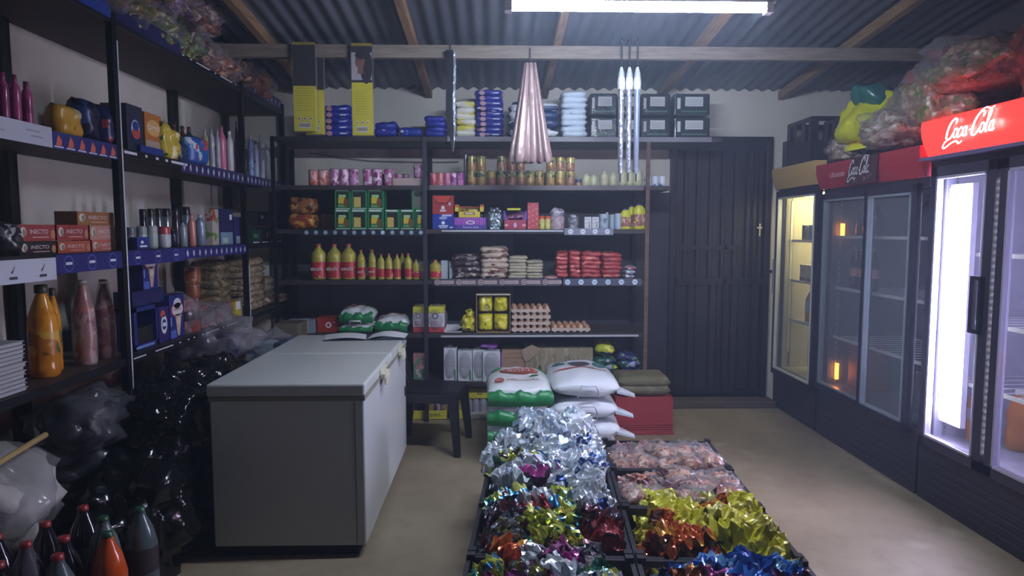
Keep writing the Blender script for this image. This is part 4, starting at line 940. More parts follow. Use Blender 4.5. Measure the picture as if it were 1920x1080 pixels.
# drinks on the floor under the bottom board
ycan = M('#c9bd3a', .5); zf = .001
def cantray(px0, px1, lab, word, mats, wht=False, zoff=0, hh=.075, gh=.07):
    xc, w_, h = bspan(px0, px1, 750, 798); t = thing('can_tray', lab, 'tray', (xc, FRONT_B+.03, zf+zoff), 0, 'drink can trays on the floor')
    mm = M('#b0aaa8', .5) if wht else ycan; D = .24
    q = MB().box(-w_/2, 0, 0, w_/2, .004, hh, mm).box(-w_/2, D, 0, w_/2, D+.004, hh, mm).box(-w_/2, 0, 0, -w_/2+.004, D, hh, mm).box(w_/2-.004, 0, 0, w_/2, D, hh, mm).box(-w_/2, 0, 0, w_/2, D, .004, mm)
    if word: q.text(word, -w_*.1, hh*.3, hh*.4, M('#3c4a2c', .5), wmax=w_*.5)
    q.build('tray_body', t)
    n = max(1, round(w_/.066))
    src = None
    for i in range(n):
        m_ = mats[i % len(mats)]
        for j in (0, 1):
            x = xc-w_/2+w_*(i+.5)/n
            lab_ = 'drink can standing in the %s, %s %s' % (lab.split(' on the floor')[0][:46], lr(i, n), 'in front' if j == 0 else 'behind')
            mk_can('drink_can', lab_, 'can', .030, .165, m_, (x, FRONT_B+.066+j*.064, zf+zoff+.005), i, 'drink cans on the floor')
    return t
cantray(771, 795, 'yellow tray of dark blue cans on the floor by the freezer', None, [M('#2c3552', .3, .5)])
cantray(799, 838, 'yellow tray marked SWI on the floor behind the chair', 'SWI', [PR('#4a3c86', ['#b9a8b8', '#a8884a'], 14, .5, .3, .3)])
cantray(841, 870, 'yellow tray of gold cans on the floor between the chair legs', None, [PR('#a89c6a', ['#c9c08a'], 14, .5, .3, .5)])
xc, w_, h = bspan(872, 926, 772, 798)
t = cantray(872, 926, 'white tray of pale cans on the floor beside the green bags', 'DAWTRA', [M('#a9a8b4', .35, .3)], True, hh=.06)
xc, w_, h = bspan(872, 926, 752, 774); 
tag(MB().box(-w_/2, 0, 0, w_/2, .24, .085, ycan).rect(-w_*.1, .03, w_*.1, .06, M('#8a8a34', .5)).build('yellow_carton', None, (xc, FRONT_B+.03, .175), bevel=.003), 'flat yellow carton lying on the white can tray', 'carton')
# corner goods seen over the freezer
tag(MB().box(-.09, 0, 0, .09, .25, .87, PR('#5c5342', ['#4c4538'], 6, .6, .8)).build('beige_carton', None, (-1.52, 4.95, .001), bevel=.004), 'tall khaki cardboard carton standing behind the freezer corner', 'carton')
for i, (a, b, c) in enumerate(((540, 562, '#8f98a6'), (565, 577, '#aab3c0'), (578, 588, '#7d8794'))):
    box('white_book', 'white upright carton in the corner behind the freezer, %s' % lr(i, 3), 'carton', a, b, 601, 626, 'E', M(c, .5), d=.1, group='white upright cartons in the corner', y=.0)
# ================================================================ LEFT SHELVES : goods face +x
def lbox(name, lab, cat, px0, px1, pyt, pyb, key, mat, deco=None, d=.12, group=None, zb=None, dx=0, bev=.0015):
    mid, w_, h = lspan(px0, px1, pyt, pyb); z = LZ[key]+.001 if zb is None else zb
    w_ = abs(w_); o = carton(w_*.98, d, h, mat, deco).build(name, None, (XI-dx, mid, z), (0, 0, RL), bevel=bev); tag(o, lab, cat, group); return z+h
def lbot(name, lab_, cat, px0, px1, pyt, pyb, key, body, cap, shape, dx=0, **kw):
    mid, w_, h = lspan(px0, px1, pyt, pyb); return mk_bottle(name, lab_, cat, (px1-px0)*mid/F, h, body, cap, (XI-dx, mid, LZ[key]+.001), RL, shape, **kw)
def lpk(name, lab, cat, px0, px1, pyt, pyb, key, mat, dx=0, d=.08, seed=1, amp=.15, deco=None, zb=None, group=None):
    """upright pouch"""
    mid, w_, h = lspan(px0, px1, pyt, pyb); w_ = abs(w_); z = LZ[key]+.001 if zb is None else zb
    q = MB().pillow(w_, h, d, mat, 10, 10, seed, amp, 4, .05, .5, Matrix.Translation((0, d*.75, h/2)) @ Matrix.Rotation(math.pi/2, 4, 'X'))
    if deco: deco(q, w_, d, h)
    return tag(q.build(name, None, (XI-dx, mid, z), (0, 0, RL)), lab, cat, group)
# --- level B
pkb = PR('#9a3f70', ['#7a2c58'], 8, .5, .2); pkc = M('#7c2c58', .3)
for i, (a, b, t_, dx) in enumerate(((-14, 4, 110, .12), (4, 20, 112, .1), (20, 36, 115, .1), (-18, 2, 126, 0), (6, 24, 128, .0), (28, 46, 128, .0), (50, 68, 136, .0))):
    lbot('pink_bottle', 'dark pink bottle, near end of the second shelf, %s, %s' % (lr((0, 1, 2, 0, 1, 2, 3)[i], 4), 'back row' if dx else 'front row'), 'bottle', a, b, t_, 224, 'B', pkb, pkc, 'slim', dx, group='dark pink bottles', cr=.5, ch=.14)
lpk('yellow_pouch', 'yellow and brown pouch between the pink bottles and navy packs', 'pouch', 100, 148, 184, 245, 'B', PR('#b58c2c', ['#7a4a1c', '#c9c08a'], 9, .56, .3), d=.1, seed=2)
lpk('soap_powder_pack', 'dark navy pack leaning left of the first post', 'pack', 142, 178, 176, 256, 'B', PR('#171a35', ['#2a3c74'], 8, .6, .35), d=.12, seed=3)
lpk('soap_powder_pack', 'dark blue pack with a pale red emblem, just left of the first post', 'pack', 182, 218, 186, 262, 'B', PR('#1b2450', ['#5a7ab0', '#8a3040'], 12, .6, .3), d=.12, seed=4)
def swirl(q, w, d, h):
    q.ell(0, h*.48, w*.36, h*.28, M('#16235c', .4)); q.ell(.0, h*.5, w*.27, h*.2, M('#b5bac8', .4), y=-.002); q.ell(w*.02, h*.42, w*.26, h*.12, M('#b0453c', .4), y=-.003); q.ell(0, h*.57, w*.2, h*.1, M('#243a80', .4), y=-.004)
lbox('washing_powder_box', 'blue washing powder box with a red and white swirl', 'box', 238, 268, 196, 282, 'B', M('#22283e', .4), swirl, .13)
def omo(q, w, d, h):
    q.ell(0, h*.62, w*.42, h*.22, M('#c9a060', .4)); q.text('OMO', 0, h*.56, h*.13, M('#dcd4d8', .4), wmax=w*.75); q.rect(-w*.5, 0, w*.5, h*.28, M('#a09080', .4))
lbox('washing_powder_box', 'orange and white washing powder box beside the blue one', 'box', 271, 303, 200, 268, 'B', M('#a86a2c', .4), omo, .12, zb=LZ['B']+.03)
lbox('blue_carton', 'low blue carton lying in front of the orange powder box', 'carton', 256, 300, 268, 284, 'B', M('#22357e', .4), None, .1, dx=-.02)
for i, (a, b, t_) in enumerate(((299, 313, 228), (312, 330, 236))):
    lpk('yellow_pouch', 'shiny yellow pouch with green print, %s of the pair' % ('left', 'right')[i], 'pouch', a, b, t_, 296, 'B', PR('#b8a434', ['#d8d49a', '#3a5a2c'], 14, .6, .25, b=(30, .6)), d=.07, seed=i+5, amp=.3, group='pair of shiny yellow pouches')
rd_ = M('#5a2024', .25); dg = M('#1f3c2c', .3)
for i, (a, b, t_, m1, dx) in enumerate(((316, 326, 220, rd_, .15), (330, 344, 213, rd_, .1), (345, 358, 222, rd_, .12), (358, 371, 212, rd_, .1), (372, 386, 215, rd_, .1))):
    lbot('sauce_bottle', 'dark red capped bottle standing behind the blue packs, %s' % lr(i, 5), 'bottle', a, b, t_, 290, 'B', m1, M('#3a1a1a', .4), 'slim', dx, group='dark red bottles', cr=.5)
def di(q, w, d, h): q.text('DI', -w*.05, h*.45, h*.2, WH, wmax=w*.6, y=-.004); q.ell(w*.1, h*.2, w*.2, h*.08, WH, y=-.004)
lpk('blue_refill_pack', 'dark blue refill pack with large white letters', 'pack', 334, 350, 262, 300, 'B', M('#20304e', .35), d=.06, seed=2, deco=di)
lpk('blue_refill_pack', 'blue pouch with red and white splash print', 'pack', 347, 384, 252, 306, 'B', PR('#27559c', ['#b8c4d4', '#b04a4a', '#5a9ac8'], 9, .58, .3), d=.1, seed=7, dx=-.01)
lbot('cleaner_bottle', 'dark green bottle behind the blue pouch', 'bottle', 373, 388, 226, 300, 'B', dg, M('#5a2c24', .4), 'slim', .06)
ylc = PR('#8f8e72', ['#a5a48a'], 10, .5, .2); gyc = PR('#8d8f98', ['#a6a8b0', '#6d6f7a'], 12, .55, .25)
for i, (a, b, t_, mm) in enumerate(((385, 397, 240, ylc), (397, 408, 238, gyc), (408, 418, 238, gyc))):
    lbot('cleaner_bottle', 'pale translucent bottle near the second post, %s of the three' % lr(i, 3), 'bottle', a, b, t_, 312, 'B', mm, gyc, 'slim', 0, group='pale translucent bottles')
lbot('cleaner_bottle', 'rose pink bottle near the second post', 'bottle', 416, 431, 232, 316, 'B', PR('#b0607c', ['#d0a8b8'], 12, .58, .3), M('#a05a78', .3), 'slim')
lbot('cleaner_bottle', 'white and pink bottle right of the rose pink one', 'bottle', 431, 444, 242, 320, 'B', PR('#b8b4b8', ['#a8607a', '#c9c080'], 12, .58, .3), WH, 'slim')
for i, (a, b, t_) in enumerate(((444, 451, 224), (452, 459, 228))):
    lbot('cleaner_bottle', 'purple bottle against the second post, %s' % ('left', 'right')[i], 'bottle', a, b, t_, 322, 'B', M('#5c4a8c', .3), M('#8a7aac', .3), 'slim', group='purple bottles')
for i, (a, b, t_, c) in enumerate(((470, 480, 250, '#7d94c4'), (480, 490, 262, '#93a3bd'), (490, 501, 250, '#a9b6c4'), (501, 511, 268, '#98a2ae'))):
    lbot('bleach_bottle', 'pale blue bottle right of the second post, %s' % lr(i, 4), 'bottle', a, b, t_, 330+i*2, 'B', PR(c, ['#c9d0da', '#5a6a94'], 12, .6, .3), M('#2c5a50' if i == 1 else '#a9b6c4', .3), 'slim', group='pale blue bottles')
t = thing('jar_pack', 'clear wrapped pack of empty jars in the corner of the second shelf', 'jars', (-1.92, 5.62, LZ['B']+.001), RL)
for i in range(5): MB().lathe([(.05, 0), (.055, .02), (.055, .19), (.04, .22), (.04, .24)], CLEAR(.3, '#b8bcc4', (10, .2)), 14, None, -.22+.11*i, .06).build('clear_jar', t)
MB().blob(.32, .13, .17, CLEAR(.22), 9, .2, 4, Matrix.Translation((0, .06, 0)), .9).build('clear_wrap', t)
# --- level A : heap of clear bags with bright puffs
puffs = [PR('#6a5c34', ['#8a7c3c', '#4c5c30', '#b0a890'], 16, .52, .3, b=(24, 1)), PR('#6c4436', ['#8a5a48', '#4a2c30', '#a89088'], 18, .52, .3, b=(24, 1)), PR('#3c5c38', ['#7c8a4c', '#50343c'], 16, .52, .3, b=(24, 1)), PR('#4a3450', ['#8a6a84', '#6c5a3a'], 16, .52, .3, b=(24, 1)), PR('#8a5638', ['#a87c58', '#5a2c2c'], 16, .52, .3, b=(24, 1))]
hp = random.Random(11); k = 0
desc = ['olive and yellow', 'reddish brown', 'green', 'dull purple', 'orange-brown']
for row, (z0, y0, y1, n, xx) in enumerate(((2.57, 2.85, 5.55, 9, -1.93), (2.76, 2.9, 4.55, 5, -1.90))):
    for i in range(n):
        Y = y0+(y1-y0)*(i+.5)/n; kk = (0, 3, 0, 0, 2, 1, 4, 1, 4, 1, 1)[i % 11] if row == 0 else hp.choice((0, 1, 3, 4))
        t = thing('snack_bag_bundle', '%s snack bundle on the top left shelf, %s layer, %s' % (desc[kk], ('lower', 'upper')[row], lr(i, n)), 'bag', (xx+hp.uniform(-.04, .02), Y, z0), hp.uniform(-.5, .5), 'clear bundles on the top left shelf')
        MB().blob(.18, .175, .11, puffs[kk], k, .4, 4, None, .8, 2.2, cr=.12).build('puffed_packets', t)
        MB().blob(.2, .19, .13, CLEAR(.06, b=(18, 1)), k+1, .35, 4, None, .8, 2.6, cr=.15).build('clear_film', t)
        k += 1
# --- level C
def inecto(col, logo='#c9c6b8'):
    def f(q, w, d, h):
        q.ell(-w*.38, h*.55, w*.08, h*.3, M(logo, .5)); q.ell(-w*.36, h*.5, w*.045, h*.24, M('#8a7a6a', .5), y=-.0015); q.text('INECTO', w*.04, h*.45, h*.27, M('#d8cfd0', .4), wmax=w*.5); q.rect(-w*.15, h*.2, w*.3, h*.26, M('#c9a49c', .5)); q.ell(w*.43, h*.4, w*.06, h*.3, M('#b07c5a', .5))
    return f
rdI = M('#8f3b38', .35); orI = M('#a8533c', .35); dkI = M('#2c2328', .35); goI = M('#8d6038', .35); pkI = M('#b08074', .35); rsI = M('#b06454', .35)
IN = 'hair dye cartons lettered INECTO'
z1 = lbox('hair_dye_carton', 'dark hair dye carton reading INECTO, bottom row left', 'carton', 36, 106, 457, 482, 'C', dkI, inecto(0), .09, IN)
lbox('hair_dye_carton', 'orange hair dye carton reading INECTO, bottom row middle', 'carton', 108, 170, 452, 474, 'C', orI, inecto(0), .09, IN)
z3 = lbox('hair_dye_carton', 'rose hair dye carton reading INECTO, bottom row right', 'carton', 172, 224, 447, 468, 'C', rsI, inecto(0), .09, IN)
z2 = lbox('hair_dye_carton', 'red hair dye carton reading INECTO, upper row left', 'carton', 34, 104, 425, 455, 'C', rdI, inecto(0), .09, IN, z1+.001)
lbox('hair_dye_carton', 'red hair dye carton reading INECTO, upper row middle', 'carton', 106, 166, 424, 452, 'C', rdI, inecto(0), .09, IN, z1+.001)
z4 = lbox('hair_dye_carton', 'faded pink hair dye carton reading INECTO, second of the right pile', 'carton', 168, 218, 420, 446, 'C', pkI, inecto(0), .09, IN, z3+.001)
lbox('hair_dye_carton', 'golden brown hair dye carton reading INECTO, on top of the right pile', 'carton', 144, 214, 395, 419, 'C', goI, inecto(0), .1, IN, z4+.001)
lpk('black_pack', 'black and grey packs heaped at the near end of the third shelf', 'pack', -20, 33, 424, 488, 'C', PR('#26242a', ['#5a5a64', '#8f9098'], 14, .6, .3), d=.14, seed=3)
lbox('small_carton', 'brown-pink carton end tucked behind the pink hair dye', 'carton', 226, 236, 446, 466, 'C', M('#9a6a5c', .4), None, .09, IN)
wj1 = M('#8f9aa0', .35, b=(12, .2)); lid1 = M('#7d8488', .35)
for i, (a, b, t_, c1, c2) in enumerate(((245, 262, 418, '#7a828a', '#5c636b'), (266, 284, 417, '#98a6a8', '#8a9698'), (285, 305, 417, '#9aa8a8', '#929e9e'), (308, 331, 420, '#a9b0b2', '#a84444'))):
    mid, w_, h = lspan(a, b, t_, 459); w_ = (b-a)*mid/F*1.05
    t = thing('cream_jar', ('grey', 'pale grey-green', 'pale rounded', 'white red-lidded')[i]+' cream jar on the third shelf, right of the first post', 'jar', (XI-w_/2, mid, LZ['C']+.001), 0, 'cream jars')
    MB().lathe([(w_*.4, 0), (w_*.48, .01), (w_*.49, h*.62), (w_*.44, h*.66)], M(c1, .35, b=(12, .2)), 16).build('jar_body', t); MB().lathe([(w_*.47, h*.64), (w_*.49, h*.9), (w_*.38, h)], M(c2, .3), 16).build('lid', t)
lbox('small_carton', 'small royal blue carton before the cream jars', 'carton', 244, 267, 440, 463, 'C', M('#24307c', .4), lambda q, w, d, h: (q.rect(-w*.3, h*.2, w*.3, h*.35, WH), q.ell(-w*.1, h*.6, w*.12, h*.12, WH)), .04, dx=-.035)
for i, (a, b, t_) in enumerate(((293, 305, 384), (307, 319, 384), (321, 333, 384), (335, 349, 385), (352, 366, 385), (371, 385, 384))):
    mid, w_, h = lspan(a, b, t_, 456); w_ = (b-a)*mid/F*1.05
    bodyc = ('#2c2c32', '#6d7078', '#6d7078', '#8a8f98', '#4a4046', '#8a94a4')[i]
    t = thing('spray_can', 'tall black-capped spray can in the row, %s' % lr(i, 6), 'can', (XI-w_/2-.07, mid, LZ['C']+.001), 0, 'black-capped spray cans')
    MB().lathe([(w_*.47, 0), (w_*.49, .005), (w_*.49, h*.78), (w_*.42, h*.8)], M(bodyc, .2, .6), 14).build('can_body', t); MB().lathe([(w_*.49, h*.79), (w_*.49, h*.98), (w_*.4, h)], M('#1f1c20', .3), 14).build('cap', t)
for i, (a, b, t_, c1, c2) in enumerate(((322, 338, 424, '#1d2238', '#161a2c'), (341, 356, 410, '#8c94a0', '#27306a'), (358, 372, 398, '#c08478', '#a86a62'), (374, 392, 400, '#7f8ba2', '#a3adb8'))):
    lbot('roll_on', ('navy', 'silver', 'salmon pink', 'blue-grey')[i]+' deodorant bottle before the black-capped cans', 'bottle', a, b, t_, 458, 'C', M(c1, .25, .2), M(c2, .3), 'slim', -.005, group='deodorants in front')
lbox('small_carton', 'tall slim white, red and green carton in the deodorants', 'carton', 397, 409, 390, 457, 'C', PR('#a9a39a', ['#a04038', '#6a8a3c'], 12, .55, .4), None, .05, dx=-.005)
lbox('blue_carton', 'navy carton above a pale aqua base', 'carton', 411, 437, 390, 456, 'C', M('#1f2452', .4), lambda q, w, d, h: (q.rect(-w*.45, h*.0, w*.45, h*.35, M('#6f8fa4', .4)), q.rect(w*.25, h*.7, w*.42, h*.85, WH), q.rect(-w*.3, h*.05, w*.1, h*.2, M('#a9b8b8', .4), y=-.002)), .08)
lbox('blue_carton', 'low navy carton against the second post', 'carton', 440, 461, 406, 456, 'C', M('#23295e', .4), lambda q, w, d, h: (q.rect(-w*.4, h*.03, w*.45, h*.3, M('#8797a8', .4)), q.rect(w*.1, h*.45, w*.3, h*.6, WH)), .08)
for i, (a, b, t_, bb, c) in enumerate(((473, 489, 425, 450, '#17402f'), (490, 506, 421, 447, '#1c1c20'), (507, 520, 418, 445, '#1c1c20'), (519, 529, 416, 443, '#2a1c1c'))):
    zt2 = lbox('dark_carton', ('dark green', 'black', 'black', 'brown-black')[i]+' carton with pale print beyond the second post, %s' % lr(i, 4), 'carton', a, b, t_, bb, 'C', M(c, .35), lambda q, w, d, h: (q.text('OU', -w*.1, h*.4, h*.3, M('#7fa898', .4), wmax=w*.5), q.rect(-w*.45, h*.02, w*.3, h*.1, WH)) if c == '#17402f' else (q.rect(-w*.45, h*.02, w*.3, h*.09, WH), q.rect(w*.1, h*.3, w*.2, h*.7, M('#8a6a5a', .4))), .12, 'dark cartons beyond the second post')
for i, (a, b, c) in enumerate(((483, 503, '#15171a'), (505, 522, '#201416'), (521, 530, '#3a1a1a'))):
    lbox('dark_carton', 'black glossy carton of the upper layer beyond the second post, %s' % lr(i, 3), 'carton', a, b, 391, 417, 'C', M(c, .25), lambda q, w, d, h: q.ell(-w*.1, h*.6, w*.13, h*.14, M('#5a6a66', .4)), .12, 'dark cartons, upper layer', zt2+.012)
# --- level D
jo = PR('#c98a22', ['#b8741a'], 5, .5, .15); brc = M('#3a3c2a', .4)
lj = PR('#a8671c', ['#4c5a2c', '#7a4a1c', '#c9a03c'], 8, .52, .3)
for i, (a, b, t_, dx, hb) in enumerate(((5, 30, 562, .22, 665), (32, 62, 566, .16, 665), (90, 140, 540, .02, 712), (136, 160, 545, .08, 700), (60, 92, 560, .2, 690))):
    lbot('juice_bottle', 'orange juice bottle on the fourth shelf, %s' % ('behind the clear jars, far left', 'behind the clear jars', 'largest in front', 'right of the largest', 'behind the largest')[i], 'bottle', a, b, t_, hb, 'D', jo, brc, 'juice', dx, lab=lj, laby=(.25, .5), group='orange juice bottles', cr=.42, ch=.09)
lbot('juice_bottle', 'short yellow-topped juice bottle behind the white tray stack', 'bottle', 34, 74, 578, 660, 'D', M('#c99a2c', .2), M('#d8b82c', .3), 'round', .05, lab=M('#b8923a', .4), laby=(.1, .4))
pj = PR('#a86a62', ['#b89c94', '#8f4038', '#a8705a'], 14, .52, .25, b=(20, .5))
for i, (a, b, t_, bb) in enumerate(((166, 204, 537, 694), (205, 238, 538, 684))):
    t = lbot('juice_bottle', 'pink-red film-wrapped juice bottle, %s' % ('left of the last one', 'closest to the first post')[i], 'bottle', a, b, t_, bb, 'D', pj, M('#a8a4a0', .3), 'juice', 0.02, group='film-wrapped pink bottles', ch=.03)
    mid, w_, h = lspan(a, b, t_, bb); w_ = (b-a)*mid/F
    MB().lathe([(abs(w_)*.52, 0), (abs(w_)*.55, h*.3), (abs(w_)*.5, h*.6), (abs(w_)*.25, h*.97)], CLEAR(.15, b=(20, 1)), 14, Matrix.Translation((0, abs(w_)/2, 0))).build('clear_wrap', t)
t = thing('clear_jar_pack', 'clear empty jars standing on the white tray stack', 'jars', (XI-.02, 2.42, LZ['D']+.215), RL)
for i in range(4): MB().lathe([(.028, 0), (.032, .01), (.034, .085), (.036, .09)], CLEAR(.35, '#c0c4c8', (14, .3)), 14, None, -.15+.075*i, .04).build('clear_jar', t)
Y0, Y1 = 2.15, 2.68; tw = M('#a9aab0', .5)
for i in range(12):
    o = MB().box(-.26, 0, 0, .26, .2, .013, tw).box(-.265, -.005, .011, .265, .205, .0145, tw)
    tag(o.build('white_tray', None, (XI+.01+random.uniform(-.004, .004), 2.42, LZ['D']+.002+i*.0165), (0, 0, RL+random.uniform(-.01, .01)), bevel=.002), 'thin white tray in the tall stack by the juice bottles, %s' % bt(i, 12), 'tray', 'stack of thin white trays')
bl = M('#22296c', .35); 
def crem(q, w, d, h):
    q.ell(0, h*.66, w*.42, h*.17, M('#b04050', .4)); q.ell(w*.03, h*.66, w*.38, h*.15, M('#c9c4ca', .4), y=-.0015); q.ell(w*.02, h*.8, w*.26, h*.12, M('#c9c4ca', .4), y=-.0015); q.text('Cremora', w*.02, h*.64, h*.07, M('#a8404c', .4), wmax=w*.6, y=-.0025)
    q.add([(-w*.15, -.0015, h*.55), (w*.3, -.0015, h*.55), (w*.12, -.0015, h*.05), (-w*.02, -.0015, h*.05)], [(0, 3, 2, 1)], M('#b39a88', .4)); q.ell(w*.06, h*.4, w*.14, h*.08, M('#c9b8a8', .4), y=-.0025)
    q.rect(-w*.45, h*.3, -w*.38, h*.5, M('#7a9ad0', .4)); q.rect(-w*.47, h*.02, -w*.1, h*.2, M('#4a60b0', .4))
zz = lbox('creamer_carton', 'tall blue creamer carton standing at the front, right one', 'carton', 318, 346, 553, 634, 'D', bl, crem, .14, 'blue creamer cartons')
def seal(q, w, d, h):
    q.ell(0, h*.5, w*.3, h*.26, WH); q.ell(0, h*.5, w*.22, h*.15, M('#2c3470', .4), y=-.0015); q.rect(-w*.18, h*.45, w*.18, h*.55, WH, y=-.0025); q.ell(-w*.1, h*.8, w*.25, h*.1, M('#b05048', .4))
lbox('creamer_carton', 'purple-blue carton with a round white seal, next to the tall creamer', 'carton', 298, 317, 575, 642, 'D', M('#2a2360', .35), seal, .12, 'blue creamer cartons')
mid, w_, h = lspan(252, 297, 585, 664); w_ = abs(w_)
t = thing('cut_open_carton', 'blue carton with a dark cut-open front at the first post', 'carton', (XI, mid, LZ['D']+.001), RL)
q = MB().box(-w_/2, .0, 0, w_/2, .004, h*.14, bl).box(-w_/2, 0, 0, -w_*.38, .14, h, bl).box(w_*.42, 0, 0, w_/2, .14, h, bl).box(-w_/2, .13, 0, w_/2, .14, h, bl).box(-w_/2, 0, h*.9, w_/2, .14, h, bl); q.rect(-w_*.45, h*.04, w_*.3, h*.1, M('#6a84b8', .4)); q.build('box_body', t); MB().box(-w_*.38, .02, .004, w_*.42, .02+.1, h*.5, M('#0e0d14', .6)).build('carton_lining', t)
t2 = lbox('creamer_carton', 'blue carton lying across behind the cut-open one', 'carton', 256, 316, 555, 582, 'D', M('#1d2050', .4), None, .1, 'blue creamer cartons', zb=LZ['D']+h+.003, dx=.02)
lbox('creamer_carton', 'tall blue creamer carton raised on the other cartons, left one', 'carton', 275, 303, 481, 556, 'D', bl, crem, .12, 'blue creamer cartons', zb=t2+.001, dx=.02)
def lwrap(lab, a, b, t_, bb, mat, seed, zb=None, dx=0, d=.2, group=None):
    mid, w_, h = lspan(a, b, t_, bb); w_ = abs(w_); t = thing('film_wrapped_pack', lab, 'pack', (XI-dx, mid, LZ['D']+.001 if zb is None else zb), RL, group)
    MB().box(-w_*.45, .01, 0, w_*.45, d, h*.9, mat).build('pack_body', t, bevel=.008); MB().blob(w_*.56, d*.62, h*.55, CLEAR(.2, b=(20, .9)), seed, .18, 3, Matrix.Translation((0, d*.5, 0)), .9).build('clear_wrap', t)
pkp = PR('#8a6468', ['#a88a8e', '#704448', '#a84a44'], 14, .55, .4, b=(16, .6))
lwrap('pinkish film-wrapped pack right of the tall creamer', 348, 378, 552, 622, pkp, 3); lwrap('rose film-wrapped pack in the middle of the fourth shelf', 380, 408, 562, 608, pkp, 5); lwrap('rose film-wrapped pack left of the yellow candles', 410, 440, 562, 598, pkp, 6)
t = thing('orange_tub', 'small stack of orange plastic tubs before the pink packs', 'tub', (XI+.02, lspan(355, 382, 604, 626)[0], LZ['D']+.001))
for i in range(4): MB().lathe([(.045, i*.015), (.05, i*.015+.03)], M('#b04a2c', .35), 16, None, -.05, 0).build('tub', t)
lbox('dark_carton', 'small dark carton behind the orange tubs', 'carton', 348, 366, 588, 606, 'D', M('#2f2226', .5), None, .08, zb=LZ['D']+.08)
mid, w_, h = lspan(412, 441, 545, 575)
zc = lbox('tan_carton', 'flat tan carton supporting the brown tins', 'carton', 400, 450, 546, 588, 'D', M('#6b5034', .6), None, .15, dx=.15)
mid, w_, h = lspan(412, 440, 507, 538); w_ = 28*mid/F
mk_can('coffee_tin', 'brown tin with pale rim under the top tin', 'tin', w_*.44, h*.8, PR('#8a4a2c', ['#5a2c1c'], 12, .55, .35), (XI-.24, mid, zc+.002), RL, 'brown tins', lid=M('#a99a90', .4))
mk_can('coffee_tin', 'brown tin with a cup print on top of the other tin', 'tin', w_*.5, h, PR('#94502c', ['#5a2c1c', '#b09078'], 12, .58, .35), (XI-.24, mid, zc+.008+h*.8), RL, 'brown tins', lid=M('#a99a90', .4))
lbox('yellow_candle_box', 'small white and yellow box at the second post', 'box', 441, 452, 562, 592, 'D', M('#b5a62c', .4), lambda q, w, d, h: q.rect(-w*.4, h*.5, w*.4, h, WH), .06)
lbox('white_carton', 'narrow red and white box at the second post', 'box', 453, 461, 570, 588, 'D', M('#a8a0a0', .4), lambda q, w, d, h: q.rect(-w*.4, h*.1, w*.4, h*.3, M('#a03c3c', .4)), .06)
sp = PR('#8f8064', ['#a89a80', '#6d5e46'], 24, .52, .45, b=(30, .6)); sp2 = PR('#76694f', ['#8f8064', '#54492f'], 24, .52, .45, b=(30, .6))
def lstack(lab, a, b, t_, bb, n, mat, dx=0, w=.2, dd=.24, seed=1):
    mid, w_, h = lspan(a, b, t_, bb); w_ = abs(w_)
    stack('samp_packet', lab, 'packet', n, XI-dx, w_, dd, h/n*1.1, mat, LZ['D']+.001, mid, RL, 'speckled beige packets on the fourth shelf', None, seed, .22, .01, h/n)
lstack('cream grain packet in the pile behind the second post, {}', 440, 466, 497, 592, 6, sp2, .1, seed=3)
lstack('cream grain packet, tall pile right of the second post, {}', 472, 505, 500, 590, 8, sp, 0, seed=1)
lstack('cream grain packet, middle pile towards the corner, {}', 504, 519, 530, 577, 4, sp, 0, seed=5)
lstack('cream grain packet, last low pile in the corner, {}', 518, 540, 546, 562, 2, sp, -.06, seed=7)
# --- below: black bags, cardboard, wrapped bundles
bk = M('#0c0c0f', .16, b=(9, .9))
for i, (x, y, z, rx, ry, rz) in enumerate(((-1.57, 3.72, .0, .21, .30, .30), (-1.57, 3.86, .52, .2, .22, .17), (-1.62, 3.50, .60, .16, .18, .14), (-1.57, 3.0, .0, .21, .32, .30), (-1.57, 3.25, .48, .2, .22, .18))):
    tag(MB().blob(rx, ry, rz, bk, i+3, .35, 5, None, .8, 2.2).build('black_rubbish_bag', None, (x, y, z+.001)), ('large black plastic bag on the floor beside the freezer', 'black plastic bag on top of the heap, rightmost', 'black plastic bag on top of the heap by the first post', 'black plastic bag low in front near the shelf', 'black plastic bag in the middle of the heap')[i], 'bag', 'heap of black plastic bags')
cb = PR('#5f4a34', ['#6f5840'], 4, .5, .8)
p0 = atY(306, 740, 4.1); p1 = atY(410, 684, 4.1)
t_ = MB().box(0, 0, 0, p1.x-p0.x, .45, p1.z, cb); tag(t_.build('cardboard_box', None, (p0.x, 4.1, .001), bevel=.004), 'tall brown cardboard box between the shelf and the freezer', 'box')
zb_ = p1.z+.003
t = thing('wrapped_bundle', 'grey-violet bundle in crumpled clear plastic on the cardboard box', 'bundle', ((p0.x+p1.x)/2+.02, 4.36, zb_))
MB().box(-.22, -.18, 0, .2, .2, .16, PR('#5c5a6c', ['#777486', '#3c3a58'], 6, .5, .4)).build('pack_body', t, bevel=.02); MB().blob(.27, .26, .16, CLEAR(.22, b=(14, 1)), 4, .4, 4, None, .8, 2).build('clear_wrap', t)
t = thing('wrapped_bundle', 'bluish bundle in clear plastic by the second post', 'bundle', (-1.56, 4.78, .001))
MB().box(-.16, -.15, 0, .13, .12, .8, PR('#48556a', ['#8a94a0', '#2c3a50'], 6, .5, .4)).build('pack_body', t, bevel=.02); MB().blob(.19, .19, .43, CLEAR(.22, b=(14, 1)), 6, .25, 4, None, .95, 2).build('clear_wrap', t)
